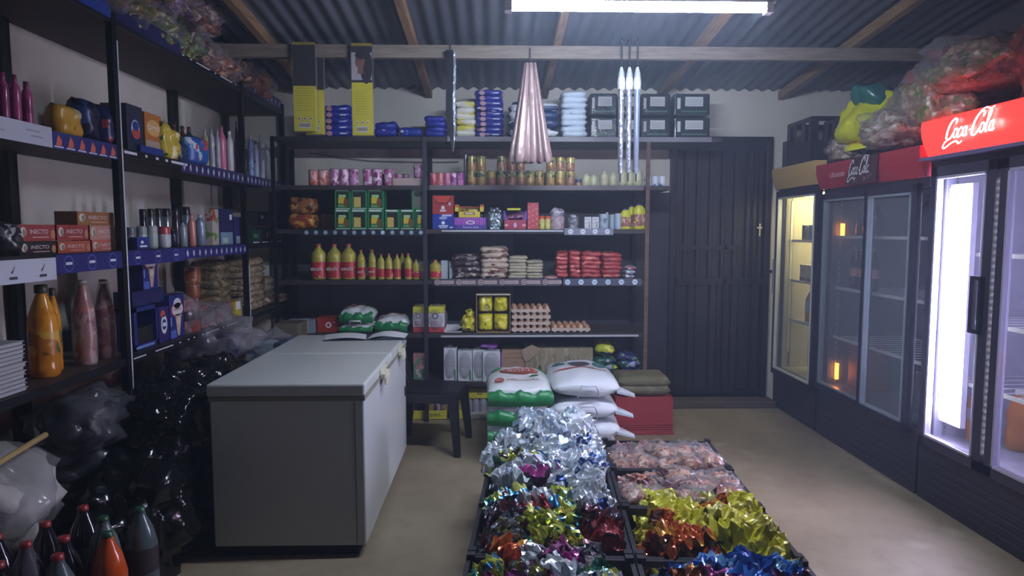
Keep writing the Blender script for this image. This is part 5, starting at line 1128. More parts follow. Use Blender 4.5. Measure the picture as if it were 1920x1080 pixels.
# --- lowest shelf and floor at the near left
t = thing('white_bag_bundle', 'big white paper-like bundle on the lowest shelf', 'bundle', (-1.98, 2.55, LZ['E']+.001))
MB().blob(.25, .22, .2, M('#a3a09c', .6, b=(10, .8)), 5, .4, 4, None, .9, 1.6).build('bundle_body', t); MB().blob(.27, .24, .21, CLEAR(.12, b=(12, 1)), 9, .4, 4, None, .9, 1.6).build('clear_wrap', t)
tag(MB().blob(.17, .16, .22, M('#b4b2b4', .5, b=(8, .5)), 2, .3, 4, None, .95, 1.4).build('white_bag', None, (-1.93, 2.2, LZ['E']+.001)), 'white bag at the picture edge, left of the big white bundle', 'bag')
tag(MB().blob(.2, .2, .1, PR('#2c2c5c', ['#6a3040', '#8a8ca8'], 8, .55, .3), 3, .3, 3).build('blue_packet', None, (-1.98, 2.2, LZ['E']+.36)), 'blue packet lying above the white bag at the left edge', 'packet')
tag(MB().tube([(-1.82, 2.05, .66), (-1.80, 2.72, .735)], .012, M('#a08a5c', .6)).build('wooden_stick', None, (0, 0, 0)), 'thin yellowish wooden stick lying over the white bundle', 'stick')
cw = [CLEAR(.2, '#c0c4cc', (14, 1)), M('#37343c', .4, b=(12, .8))]
for i, (px, py, X, rx, ry, rz, lab) in enumerate(((165, 790, -1.85, .2, .22, .13, 'dark bundle in clear film below the fourth shelf'), (140, 865, -1.92, .22, .22, .14, 'greyish bundle in clear film above the white bundle'), (198, 945, -1.78, .16, .17, .15, 'crumpled clear film bag over the black heap, lower one'), (292, 905, -1.45, .12, .14, .12, 'glossy black bag knot low beside the freezer'))):
    p_ = atX(px, py, X); z0 = max(.002, p_.z-rz*.8); t = thing('film_bundle', lab, 'bundle', (X, p_.y, z0))
    MB().blob(rx*.85, ry*.85, rz*.85, cw[1] if i != 3 else bk, i, .3, 3, None, .8).build('bundle_body', t)
    if i != 3: MB().blob(rx, ry, rz, cw[0], i+4, .4, 4, None, .8, 2).build('clear_film', t)
cola = M('#15101a', .12, coat=.5); orf = M('#c04f1c', .15, coat=.4); rc = M('#8a2a2c', .35); gc = M('#1f4a34', .35)
tag(MB().box(-1.80, 1.7, 0, -1.20, 2.62, .155, M('#15151a', .6)).build('drinks_pallet', None, (0, 0, .001), bevel=.004), 'low dark platform under the two-litre bottles, bottom left', 'platform')
for i, (x, y, b_, c_, lab_) in enumerate(((-1.30, 2.30, orf, gc, 'fanta'), (-1.42, 2.42, M('#5c6668', .15), gc, 0), (-1.33, 2.50, M('#4c585c', .15), gc, 0), (-1.46, 2.26, cola, rc, 0), (-1.60, 2.38, cola, rc, 0), (-1.40, 2.13, M('#50595e', .15), rc, 0), (-1.56, 2.22, M('#5a5560', .15), rc, 0), (-1.55, 2.52, cola, rc, 0), (-1.70, 2.28, cola, rc, 0), (-1.55, 2.08, cola, rc, 0))):
    mk_bottle('soft_drink_bottle', ('bright orange soda bottle with white lettering, bottom left', 'clear grey soda bottle directly behind the orange one', 'pale soda bottle furthest right behind the orange one', 'dark cola bottle, just left of the orange one', 'dark cola bottle in the middle of the back row', 'grey soda bottle nearest the picture bottom', 'grey soda bottle left of the front cola bottle', 'dark cola bottle furthest back under the shelf', 'dark cola bottle at the left picture edge', 'dark cola bottle at the picture bottom left')[i], 'bottle', .115, .36, b_, c_, (x, y-.05, .158), .6 if i == 0 else 0, 'cola', b_ if lab_ else M('#3a3038', .4), (.34, .6), 'two-litre bottles bottom left', .32, .05, None, 'FA' if lab_ else None, WH)
# ================================================================ FREEZER
fx0, fx1, fy0, fy1 = -1.335, -.607, 3.13, 4.63; ft = .842
WHF = M('#b9c0c2', .3, b=(3, .03)); CRF = PR('#a5a592', ['#96967f'], 3, .5, .5); 
fz = thing('chest_freezer', 'long white chest freezer with two lids, a notebook lying on it', 'freezer', (-.97, 3.88, 0))
def fpart(q, name, label=None, bevel=0):
    o = q.build(name, None, bevel=bevel, label=label); o.parent = fz; o.matrix_parent_inverse = Matrix.Translation((.97, -3.88, 0)); return o
fpart(MB().box(fx0+.01, fy0+.012, .06, fx1-.004, fy1-.01, ft-.075, WHF), 'cabinet', bevel=.008)
fpart(MB().box(fx0+.04, fy0+.05, .0, fx1-.05, fy1-.04, .06, M('#15140f', .7)), 'plinth')
fpart(MB().box(fx0+.006, fy0+.008, ft-.082, fx1, fy1-.006, ft-.062, M('#7d7d6c', .6)), 'gasket')
ym = fy0+(fy1-fy0)*.5
ym = atZ(700, 662, ft).y
fpart(MB().box(fx0, fy0, ft-.06, fx1+.003, ym-.003, ft, CRF if 0 else M('#b4bbb9', .3)), 'lid', bevel=.01)
fpart(MB().box(fx0, ym+.003, ft-.06, fx1+.003, fy1, ft, M('#b4bbb9', .3)), 'lid', bevel=.01)
HC = M('#bdbfa8', .4)
for yy in ((fy0+ym)/2+.1, (ym+fy1)/2+.02):
    q = MB().box(fx1, yy-.07, ft-.075, fx1+.03, yy+.07, ft-.045, HC).box(fx1+.0, yy-.09, ft-.05, fx1+.012, yy+.09, ft-.02, HC).box(fx1+.02, yy-.05, ft-.11, fx1+.035, yy+.05, ft-.06, HC); fpart(q, 'lid_handle', bevel=.006)
fpart(MB().box(fx1-.006, fy1-.09, .44, fx1+.006, fy1-.06, .5, M('#2c2c2c', .5)), 'vent_plug')
fpart(MB().box(fx1-.05, fy0+.009, .07, fx1-.047, fy0+.0125, ft-.09, M('#4a4a42', .6)), 'seam_line')
nb = thing('notebook', 'open notebook with white pages and dark cover on the freezer lid', 'notebook', (0, 0, 0))
pa = atZ(612, 640, ft); pb = atZ(690, 634, ft); pc_ = atZ(748, 632, ft)
nb.location = (pb.x, pb.y, ft+.001); nb.rotation_euler = (0, 0, R(4))
q = MB(); n = 8
for s, W in ((-1, .27), (1, .24)):
    vs = []
    for i in range(n+1):
        u = i/n; z = .006+.016*math.sin(u*math.pi)*(1 if s < 0 else 1.6)*(1-.4*u); vs += [(s*u*W, -.1, z), (s*u*W+.02*s, .1, z+.004)]
    q.add(vs, [((2*i, 2*i+2, 2*i+3, 2*i+1) if s > 0 else (2*i+1, 2*i+3, 2*i+2, 2*i)) for i in range(n)], M('#c4c9cd', .6), True)
q.build('pages', nb); q = MB().box(-.275, -.105, 0, .255, .105, .004, M('#27303a', .5)); q.add([(.05, -.1, .004), (.24, -.1, .004), (.24, -.1, .014), (.12, -.1, .026)], [(0, 1, 2, 3)], M('#27303a', .5)); q.build('cover', nb, label='dark notebook cover')
# ================================================================ CHAIR (monobloc, back to the left)
BLK = M('#14151b', .38, b=(20, .05)); chx, chy, sz = -.46, 4.83, .44
ch = thing('plastic_chair', 'black moulded plastic chair half hidden behind the freezer', 'chair', (chx, chy, 0), R(-8))
q = MB(); n = 10; vs = []; fs = []
for j in range(n+1):
    for i in range(n+1):
        u = 2*i/n-1; v = 2*j/n-1; hw = .215-.0*abs(v); z = sz-.012*(1-u*u)*(1-v*v)-.02*max(0, abs(u)-.8)*5*.2-.03*max(0, v-.7)
        vs.append((v*.22, u*.21, z))
for j in range(n):
    for i in range(n): a = j*(n+1)+i; fs.append((a, a+n+1, a+n+2, a+1))
top = len(vs); q.add(vs, [f[::-1] for f in fs], BLK, True); q.add([(x, y, z-.012) for x, y, z in vs], fs, BLK, True)
for (x0, y0, x1, y1) in ((-.22, -.215, .225, -.205), (-.22, .205, .225, .215), (.215, -.215, .225, .215), (-.22, -.215, -.21, .215)): q.box(x0, y0, sz-.075, x1, y1, sz-.008, BLK)
q.build('seat', ch, bevel=.003)
for sx in (-1, 1):
    for sy in (-1, 1):
        q = MB(); tx, ty = sx*.195, sy*.19; bx_, by_ = sx*.235, sy*.225; w1, w0 = .035, .022
        vs = []
        for (X, Y, Z, W) in ((tx, ty, sz-.02, w1), (bx_, by_, 0, w0)):
            vs += [(X-W, Y-W*.8, Z), (X+W, Y-W*.8, Z), (X+W, Y+W*.8, Z), (X-W, Y+W*.8, Z)]
        q.add(vs, [(3, 2, 1, 0), (4, 5, 6, 7), (0, 1, 5, 4), (1, 2, 6, 5), (2, 3, 7, 6), (3, 0, 4, 7)][::1], BLK); q.build('leg', ch, bevel=.005)
q = MB(); 
def bk_pt(y, z): return (-.2-.28*(z-sz)+.03*math.cos(y*7), y, z)
for y0, y1 in ((-.21, -.165), (-.1, -.06), (-.02, .02), (.06, .1), (.165, .21)):
    n = 6; vs = []
    for i in range(n+1):
        z = sz-.02+(.36)*i/n
        for dx_ in (0, .012):
            for yy in (y0, y1): p_ = bk_pt(yy, z); vs.append((p_[0]+dx_, p_[1], p_[2]))
    fs = [(0, 1, 3, 2), (n*4, n*4+2, n*4+3, n*4+1)]
    for i in range(n): a = i*4; b = a+4; fs += [(a, b, b+1, a+1), (a+2, a+3, b+3, b+2), (a, a+2, b+2, b), (a+1, b+1, b+3, a+3)]
    q.add(vs, fs, BLK)
n = 12; vs = []
for i in range(n+1):
    yy = -.215+.43*i/n; zt = sz+.40-.0*abs(yy)-.5*yy*yy*1.2
    for dx_ in (0, .014):
        for zz in (sz+.29, zt): p_ = bk_pt(yy, zz); vs.append((p_[0]+dx_, p_[1], p_[2]))
fs = [(0, 2, 3, 1), (n*4, n*4+1, n*4+3, n*4+2)]
for i in range(n): a = i*4; b = a+4; fs += [(a, a+1, b+1, b), (a+2, b+2, b+3, a+3), (a+1, a+3, b+3, b+1), (a, b, b+2, a+2)]
q.add(vs, fs, BLK); q.build('backrest', ch)
# ================================================================ MAIZE BAG PILES, RED BOX
gx0 = atY(912, 760, 4.35).x; gx1 = atY(1040, 760, 4.35).x; W_ = gx1-gx0
for i in range(4):
    mealbag('maize_meal_bag', 'large green and white maize meal bag in the left pile, %s' % bt(i, 4), W_+.02*(i % 2), .74, .148, ((gx0+gx1)/2+random.uniform(-.01, .01), 4.36+.01*i, .001+i*.128), 0, i+2, 'large maize meal bags, left pile', vis=True)
wx0 = atY(1036, 760, 4.4).x; wx1 = atY(1163, 760, 4.4).x; W_ = wx1-wx0
for i in range(4):
    t = mealbag('white_sack', 'large white sack with handles in the right pile, %s' % bt(i, 4), W_+.04, .82, .155, ((wx0+wx1)/2+.01*(i % 2), 4.36+.01*i, .001+i*.135), 0, i+7, 'large white sacks, right pile', 'white')
    W2 = (W_+.04)/2; q = MB(); z = .155*.45; mm = M('#c3ccd6', .35)
    q.add([(W2-.05, .03, z+.02), (W2-.02, .16, z+.02), (W2+.07, .05, z-.005), (W2+.065, .0, z-.01), (W2-.05, .03, z), (W2-.02, .16, z), (W2+.07, .05, z-.012), (W2+.065, .0, z-.02)], [(0, 3, 2, 1), (4, 5, 6, 7), (0, 4, 7, 3), (3, 7, 6, 2), (2, 6, 5, 1)], mm)
    q.build('corner_ear', t)
p0 = atY(1168, 822, 5.06); p1 = atY(1262, 745, 5.06)
RDB = M('#8a2c30', .45, b=(30, .1))
q = MB(); X0, X1, Z1 = p0.x-.06, p1.x, p1.z
q.box(X0, 5.06, .02, X1, 5.4, Z1, RDB)
for k in range(4): q.box(X0-.004, 5.055, .02+k*.018, X1+.006, 5.06, .03+k*.018, RDB)
q.box(X0-.008, 5.05, 0, X1+.01, 5.41, .02, RDB)
tag(q.build('red_crate', None, (0, 0, .001), bevel=.004), 'dull red plastic box on the floor right of the white sacks', 'box')
t = thing('khaki_cushion', 'stacked khaki cushion pad on top of the red box', 'cushion', ((X0+X1)/2, 5.07, Z1+.004))
kh = PR('#6d6a52', ['#5f5c46'], 6, .5, .8, b=(40, .2))
for i in range(2): MB().pillow(X1-X0-.0, .36, .085, kh, 12, 10, i+3, .06, 7, 0, .5, Matrix.Translation((0, .16, i*.062))).build('pad', t)
# ================================================================ CRATES AND SNACKS
CR = M('#24262c', .42, b=(40, .08)); CG = R(3.9)
CW, CD, CH = .60, .46, .172; ZR = .352
ax = Vector((math.sin(CG), math.cos(CG), 0)); rx_ = Vector((math.cos(CG), -math.sin(CG), 0))
corner = atZ(1330, 818, ZR+.045)          # rear right corner of the block
corner.z = 0
def cratemesh():
    q = MB(); t_ = .008; n = 7
    q.box(-CW/2, -CD/2, 0, CW/2, CD/2, .006, CR)
    for s in (-1, 1):
        q.box(-CW/2, s*CD/2, 0, CW/2, s*(CD/2-t_), .035, CR); q.box(-CW/2, s*(CD/2+.003), CH-.03, CW/2, s*(CD/2-.014), CH, CR)
        for i in range(10): x = -CW/2+(CW-.02)*i/9; q.box(x, s*CD/2, .03, x+.02, s*(CD/2-t_), CH-.02, CR)
        q.box(s*CW/2, -CD/2, 0, s*(CW/2-t_), CD/2, .035, CR); q.box(s*(CW/2+.003), -CD/2, CH-.03, s*(CW/2-.014), CD/2, CH, CR)
        for i in range(8): y = -CD/2+(CD-.02)*i/7; q.box(s*CW/2, y, .03, s*(CW/2-t_), y+.02, CH-.02, CR)
        for s2 in (-1, 1): q.box(s*CW/2, s2*CD/2, 0, s*(CW/2-.03), s2*(CD/2-.03), CH+.018, CR)
    return q
cm = None; rows = ['rearmost', 'second from the rear', 'third from the rear', 'nearest']
cc = {}
for r_ in range(4):
    for c_ in range(2):
        ctr = corner-rx_*(CW/2+(1-c_)*(CW+.012))-ax*(CD/2+r_*(CD+.008)); cc[(r_, c_)] = ctr
        for lv in range(2):
            lab = 'black slotted bread crate, %s column, %s, %s' % (('left', 'right')[c_], rows[r_], ('lower one standing on the floor', 'upper one filled with snacks')[lv])
            loc = (ctr.x, ctr.y, .001+lv*(CH+.003+.018))
            if cm is None: cm = tag(cratemesh().build('bread_crate', None, loc, (0, 0, -CG)), lab, 'crate', 'black bread crates')
            else: dup(cm, loc, (0, 0, -CG), lab)
# one crate end board at the rear right
q = MB().box(-CW/2, CD/2-.004, 0, CW/2, CD/2+.004, CH+.0, M('#4c5058', .4)); o = q.build('end_panel', cm); o.parent = None
o.location = (cc[(0, 1)].x, cc[(0, 1)].y, .001+CH+.021); o.rotation_euler = (0, 0, -CG); tag(o, 'solid grey panel closing the rear end of the right crate column', 'panel')
PF = {}
foil = dict(
 silver=PR('#c4ced6', ['#26407c', '#c4ced6', '#7d919e'], 9, .60, .27, .5, (18, .6)),
 white=PR('#bcc6cf', ['#8b9cab', '#c9d2da', '#8296a0'], 8, .58, .34, .2, (18, .6)),
 bluew=PR('#a3b4c4', ['#24489a', '#d0d8e0'], 7, .62, .28, .4, (18, .6)),
 green=PR('#a3b044', ['#2c6a5c', '#d5db7a', '#2c7ab0', '#3c2c34'], 8, .54, .16, .5, (24, .9)),
 teal=PR('#3c7a70', ['#a9b8b4', '#1f3a3c', '#7a8a3c'], 8, .54, .16, .5, (24, .9)),
 magenta=PR('#a8428c', ['#7a3070', '#c08ab4', '#3c3038'], 8, .54, .16, .4, (24, .9)),
 dark=PR('#2c2630', ['#4a4050', '#7f8490', '#5a2c34'], 8, .55, .12, .4, (24, 1)),
 red=PR('#8a2c34', ['#5a1c24', '#b8686c', '#3a2428'], 8, .54, .15, .4, (24, .9)),
 clearg=PR('#8a8f9a', ['#b9bfc8', '#5c606a', '#a0a05c'], 8, .54, .12, .6, (24, 1)),
 yellow=PR('#b5b22a', ['#8a8420', '#d0cc5a'], 9, .55, .3, .1, (22, .6)),
 orange=PR('#b8582c', ['#8f3420', '#c9903a', '#5a3424'], 8, .54, .18, .3, (24, .9)),
 blue=PR('#2257a8', ['#17346c', '#6ca0cc', '#b8b03a'], 8, .55, .18, .3, (24, .8)),
 pinkp=PR('#b05a9c', ['#6a2c5c', '#d0a8c4', '#3c3c8a'], 8, .55, .18, .3, (24, .8)),
 rose=PR('#9c7068', ['#b08a7c', '#7a5054', '#a8684c'], 14, .52, .3, 0, (20, .9)),
 rose2=PR('#8a6a70', ['#a08488', '#6a4c54'], 14, .52, .3, 0, (20, .9)))
cname = dict(silver='silver foil', white='silvery white', bluew='silver and blue', green='green and gold', teal='teal', magenta='magenta', dark='dark glossy', red='dark red', clearg='grey see-through', yellow='yellow', orange='orange and red', blue='bright blue', pinkp='pink and purple', rose='brownish pink clear', rose2='dusky pink clear')
def snack(kind, var, w=.2, d=.15, h=.07):
    key = (kind, var, w)
    if key not in PF:
        q = MB().pillow(w, d, h, foil[kind], 16, 12, var*3+len(PF) % 5, .38, 3, .1, .5, None, False, .8, .3, .42)
        PF[key] = q
    return PF[key]
SRC = {}
def put(kind, loc, rot, lab, group, w=.2, d=.15, h=.07, film=False):
    var = random.randrange(3); key = (kind, var, w)
    if key in SRC:
        return dup(SRC[key], loc, rot, lab, None, group)
    o = snack(kind, var, w, d, h).build('snack_packet', None, loc, rot); SRC[key] = tag(o, lab, 'packet', group); return o
z0u = .001+CH+.021+.008
sr = random.Random(21)
LAY = {(0, 0): (['white', 'silver', 'bluew', 'white'], .12), (1, 0): (['silver', 'white', 'green', 'magenta', 'silver'], .09), (2, 0): (['magenta', 'green', 'teal', 'silver', 'green', 'clearg'], .07), (3, 0): (['green', 'magenta', 'silver', 'orange', 'clearg', 'silver'], .06),
       (0, 1): (['rose', 'rose2'], 0), (1, 1): (['rose', 'rose2', 'rose2'], .02), (2, 1): (['yellow', 'orange', 'yellow', 'orange'], .02), (3, 1): (['blue', 'pinkp', 'orange', 'blue'], .0)}
zones = {}
for (r_, c_), (kinds, extra) in LAY.items():
    ctr = cc[(r_, c_)]
    layers = (2 if c_ == 1 and r_ < 2 else 3) if extra < .1 else 4
    for lv in range(layers):
        nx, ny = (4, 3) if lv < layers-1 or extra < .1 else (3, 3)
        sh = 1-.12*max(0, lv-1)
        for i in range(nx):
            for j in range(ny):
                u = ((i+.5)/nx-.5)*(CW-.12)*sh+sr.uniform(-.02, .02); v = ((j+.5)/ny-.5)*(CD-.08)*sh+sr.uniform(-.02, .02)
                p_ = ctr+rx_*u+ax*v
                z = z0u+lv*(.050+extra*.18)+sr.uniform(0, .012)+(extra*.35*(1-(u/(CW*.5))**2) if lv == layers-1 else 0)
                tilt = .25 if lv == 0 else .75
                kd = sr.choice(kinds)
                if (r_, c_) == (2, 1): kd = 'yellow' if (j == 2 and i < 2) or (i == 3 and j > 0) else sr.choice(['orange', 'orange', 'yellow'])
                if (r_, c_) == (2, 0): kd = sr.choice(['magenta', 'green', 'teal', 'silver', 'green']) if j == 2 else sr.choice(['clearg', 'red', 'silver', 'dark', 'green', 'clearg'])
                if (r_, c_) == (1, 1) and j == 0 and i < 3: kd = 'yellow'
                if (r_, c_) == (3, 1): kd = 'blue' if j == 2 and lv > 0 else sr.choice(['blue', 'pinkp', 'orange', 'yellow', 'magenta'])
                rot = (sr.uniform(-tilt, tilt), sr.uniform(-tilt, tilt), sr.uniform(0, 6.28))
                g = '%s snack packets, %s column, %s crate' % (cname[kd], ('left', 'right')[c_], rows[r_])
                put(kd, (p_.x, p_.y, z), rot, '%s snack packet in the %s crate of the %s column' % (cname[kd], rows[r_], ('left', 'right')[c_]), g)
# peak of the silver heap
ctr = cc[(0, 0)]
for k in range(60):
    a = sr.uniform(0, 6.28); rr = sr.uniform(0, 1)**.6; lvl = 1-rr
    u = rr*.26*math.cos(a)+.0; v = rr*.30*math.sin(a)-.12
    p_ = ctr+rx_*u+ax*v; z = .32+lvl*.15+sr.uniform(-.03, .02)
    if v > .1: z -= .05
    kd = sr.choice(['white', 'silver', 'bluew', 'silver'])
    put(kd, (p_.x, p_.y, z), (sr.uniform(-1.1, 1.1), sr.uniform(-1.1, 1.1), sr.uniform(0, 6.28)), '%s packet in the tall heap before the maize bags' % cname[kd], '%s packets in the tall heap' % cname[kd])
# clear bread-roll bags over the rear right crates
k = 0
for r_, rowsn in ((0, 3), (1, 3)):
    for j in range(rowsn):
        for i in range(5):
            ctr = cc[(r_, 1)]; u = ((i+.5)/5-.5)*(CW-.06)+sr.uniform(-.015, .015); v = ((j+.5)/4-.5)*(CD-.05)+(.02 if r_ == 0 else .06)
            p_ = ctr+rx_*u+ax*v; col = ('#b07a64', '#9c6858', '#865e60', '#b8866c')[(k*7+i) % 4]
            t = thing('bun_bag', 'clear bag of pinkish snacks, %s right crate, row %d, %s' % (('rearmost', 'second')[r_], rowsn-j, lr(i, 5)), 'bag', (p_.x, p_.y, z0u+.062+sr.uniform(-.015, .03)+(.03 if i in (2, 3, 4) else 0)), sr.uniform(0, 6), 'clear bags of pinkish brown snacks')
            sh = 1 if i not in (0, 4) else .85
            MB().blob(.074*sh, .07*sh, .05, PR(col, ['#c09a88', '#7a5048'], 26, .54, .3, b=(30, .8)), k, .4, 3, None, .8, 3, cr=.15).build('snacks', t)
            MB().blob(.082*sh, .078*sh, .058, CLEAR(.1, b=(24, 1)), k+3, .4, 3, None, .8, 3, cr=.2).build('clear_bag', t); k += 1
tag(MB().blob(.06, .06, .07, bk, 5, .4, 3).build('black_knot_bag', None, atZ(925, 862, .36)-Vector((0, 0, .07))), 'small black plastic bag knot at the left rear crate corner', 'bag')
# ================================================================ FRIDGES (front plane x = FX, facing -x)
FX = 2.47; FB = 3.16; INW = M('#b8b8ac', .5); INW2 = M('#5d6872', .5); BLKF = M('#1b1a28', .4, b=(30, .05)); GRY = M('#8b98a2', .35, .4)
CR_ = None
def fyp(px): return FX*F/(px-928)
def stroke(q, pts, w, mat, T, closed=False, thin=.45):
    """brush stroke in local x,z with calligraphic width"""
    P = [Vector((a, b)) for a, b in pts]; out = []
    if closed: P = P+[P[0]]
    n = len(P); S = []
    for i in range(n-1):
        p0 = P[i-1] if i > 0 else (P[-2] if closed else P[0]); p1, p2 = P[i], P[i+1]; p3 = P[i+2] if i+2 < n else (P[1] if closed else P[-1])
        for k in range(6):
            t = k/6; S.append(.5*((2*p1)+(-p0+p2)*t+(2*p0-5*p1+4*p2-p3)*t*t+(-p0+3*p1-3*p2+p3)*t**3))
    S.append(P[-1]); vs = []; m_ = len(S)
    for i, p in enumerate(S):
        d = (S[min(i+1, m_-1)]-S[max(i-1, 0)]); d.normalize(); nn = Vector((-d.y, d.x)); ww = w*(thin+(1-thin)*abs(d.y))*.5
        e = 1 if closed else min(1, .35+min(i, m_-1-i)/4)
        vs += [(p.x+nn.x*ww*e, -.05, p.y+nn.y*ww*e), (p.x-nn.x*ww*e, -.05, p.y-nn.y*ww*e)]
    q.add(vs, [(2*i, 2*i+1, 2*i+3, 2*i+2) for i in range(m_-1)], mat, False, T)
def script_logo(q, x, z, H, mat, T0):
    """flowing white script: Coca-Cola ; H = height of capital"""
    T = T0 @ Matrix.Translation((x, 0, z)) @ Matrix.Scale(H, 4) @ Matrix(((1, 0, .28, 0), (0, 1, 0, 0), (0, 0, 1, 0), (0, 0, 0, 1)))
    def o_(cx, r=.14, h=.24): stroke(q, [(cx+r*math.cos(a), .27+h*math.sin(a)) for a in [2*math.pi*i/8+.6 for i in range(8)]], .1, mat, T, True)
    stroke(q, [(.62, .74), (.60, .95), (.42, 1.02), (.18, .82), (.04, .45), (.06, .1), (.22, -.02), (.42, .08), (.56, .3)], .15, mat, T)
    stroke(q, [(.3, .0), (.02, -.12), (-.1, -.36), (.12, -.42), (.5, -.24), (.9, -.16), (1.15, -.3), (1.4, -.2)], .1, mat, T, thin=.7)
    o_(.72)
    stroke(q, [(1.18, .42), (1.1, .52), (.98, .42), (.92, .22), (1.0, .02), (1.14, .06), (1.28, .22)], .1, mat, T)
    o_(1.42, .13); stroke(q, [(1.56, .52), (1.54, .2), (1.58, .03), (1.68, .1)], .1, mat, T)
    stroke(q, [(1.74, .28), (1.86, .31)], .09, mat, T, thin=.9)
    stroke(q, [(2.62, .80), (2.64, 1.0), (2.44, 1.08), (2.16, .86), (2.0, .45), (2.02, .08), (2.2, -.03), (2.42, .1), (2.56, .32)], .15, mat, T)
    o_(2.70)
    stroke(q, [(2.88, .28), (3.06, .6), (3.14, .98), (3.06, 1.06), (2.98, .8), (2.98, .2), (3.04, .02), (3.14, .1)], .1, mat, T)
    o_(3.34, .13); stroke(q, [(3.48, .52), (3.46, .2), (3.5, .03), (3.62, .12)], .1, mat, T)
    stroke(q, [(2.3, 1.1), (2.7, 1.22), (3.0, 1.12), (3.3, 1.2)], .07, mat, T, thin=.8)
def fridge(name, label, y0, y1, H, doors, inner, hz, shelves, slide=False, knee=.3):
    t = thing(name, label, 'fridge', (FX, (y0+y1)/2, 0)); inv = Matrix.Translation((-FX, -(y0+y1)/2, 0))
    def fp(q, n, lab=None, bevel=0, par=None):
        o = q.build(n, None, bevel=bevel, label=lab)
        if par: o.parent = par
        else: o.parent = t; o.matrix_parent_inverse = inv
        return o
    q = MB().box(FX+.03, y0, .0, FB, y0+.035, H, BLKF).box(FX+.03, y1-.035, 0, FB, y1, H, BLKF).box(FX+.03, y0, H-.05, FB, y1, H, BLKF).box(FB-.03, y0, 0, FB, y1, H, BLKF)
    q.box(FX+.0, y0, .0, FB, y1, knee, BLKF).box(FX+.0, y0, hz, FB, y1, H-.05, BLKF)
    for k in range(5): q.box(FX-.006, y0+.05, .05+k*.045, FX, y1-.05, .065+k*.045, M('#262433', .4))
    fp(q, 'cabinet', bevel=.006)
    q = MB().box(FX+.05, y0+.036, knee, FB-.04, y0+.05, hz, inner).box(FX+.05, y1-.05, knee, FB-.04, y1-.036, hz, inner).box(FB-.05, y0+.036, knee, FB-.031, y1-.036, hz, inner).box(FX+.05, y0+.036, knee, FB-.04, y1-.036, knee+.012, inner).box(FX+.05, y0+.036, hz-.012, FB-.04, y1-.036, hz, inner)
    for yy in (y0+.052, y1-.052):
        q.box(FX+.1, yy-.004, knee+.02, FX+.115, yy+.004, hz-.02, GRY)
        for k in range(28): z = knee+.06+k*(hz-knee-.1)/28; q.box(FX+.104, yy-.006, z, FX+.111, yy+.006, z+.012, M('#3a4048', .5))
    fp(q, 'lining')
    for z in shelves:
        q = MB().box(FX+.08, y0+.055, z-.008, FX+.09, y1-.055, z+.012, M('#c9ccc4', .4)).box(FB-.06, y0+.055, z-.004, FB-.055, y1-.055, z+.004, WP)
        n = 14
        for k in range(n): yy = y0+.06+(y1-y0-.12)*k/(n-1); q.box(FX+.08, yy-.0025, z-.004, FB-.055, yy+.0025, z, WP)
        fp(q, 'wire_shelf')
    return t, fp
GLS = CLEAR(.10, '#dfe6f0', None, .04)
def door(fp, y0, y1, z0, z1, fw, mat, mat2=None, handle=None, dx=0, nm='glass_door'):
    q = MB().box(FX-.03+dx, y0, z0, FX+.005+dx, y0+fw, z1, mat).box(FX-.03+dx, y1-fw, z0, FX+.005+dx, y1, z1, mat).box(FX-.03+dx, y0, z0, FX+.005+dx, y1, z0+fw, mat).box(FX-.03+dx, y0, z1-fw, FX+.005+dx, y1, z1, mat)
    if mat2:
        g = .014; q.box(FX-.036+dx, y0+fw, z0+fw, FX-.0+dx, y0+fw+g, z1-fw, mat2).box(FX-.036+dx, y1-fw-g, z0+fw, FX-.0+dx, y1-fw, z1-fw, mat2).box(FX-.036+dx, y0+fw, z0+fw, FX-.0+dx, y1-fw, z0+fw+g, mat2).box(FX-.036+dx, y0+fw, z1-fw-g, FX-.0+dx, y1-fw, z1-fw, mat2)
    o = fp(q, nm, bevel=.002)
    MB().box(FX-.016+dx, y0+fw, z0+fw, FX-.012+dx, y1-fw, z1-fw, GLS).build('pane', o)
    if handle:
        MB().box(FX-.055, handle[0], handle[1], FX-.03, handle[0]+.02, handle[2], M('#17161f', .4)).box(FX-.055, handle[0]-.05, handle[1], FX-.03, handle[0]+.0, handle[1]+.02, M('#17161f', .4)).box(FX-.055, handle[0]-.05, handle[2]-.02, FX-.03, handle[0], handle[2], M('#17161f', .4)).box(FX-.055, handle[0]-.055, handle[1], FX-.03, handle[0]-.04, handle[2], M('#17161f', .4)).build('handle', o)
def header(fp, y0, y1, z0, z1, mat, marks=None, lab=None, tilt=.04, edge=None):
    q = MB(); n = 6; vs = []; fs = []
    for i in range(n+1):
        u = i/n; z = z0+(z1-z0)*u; x = FX-.03-tilt*math.sin(u*math.pi*.6); vs += [(x, y0, z), (x, y1, z)]
    for i in range(n): fs.append((2*i+1, 2*i, 2*i+2, 2*i+3))
    m0 = len(vs); vs += [(FX+.02, y0, z0), (FX+.02, y1, z0), (FX+.02, y0, z1), (FX+.02, y1, z1)]
    fs += [(0, 1, m0+1, m0), (2*n, m0+2, m0+3, 2*n+1), tuple([m0]+[m0+2]+[2*i for i in range(n, -1, -1)]), tuple([m0+1]+[2*i+1 for i in range(n+1)]+[m0+3])]
    q.add(vs, fs, mat); o = fp(q, 'header_sign', lab)
    if marks:
        q2 = MB(); T = Matrix.Translation((FX-.03-tilt-.008, y1, z0)) @ Matrix.Rotation(-RL, 4, 'Z'); marks(q2, T, y1-y0, z1-z0); q2.build('sign_lettering', o)
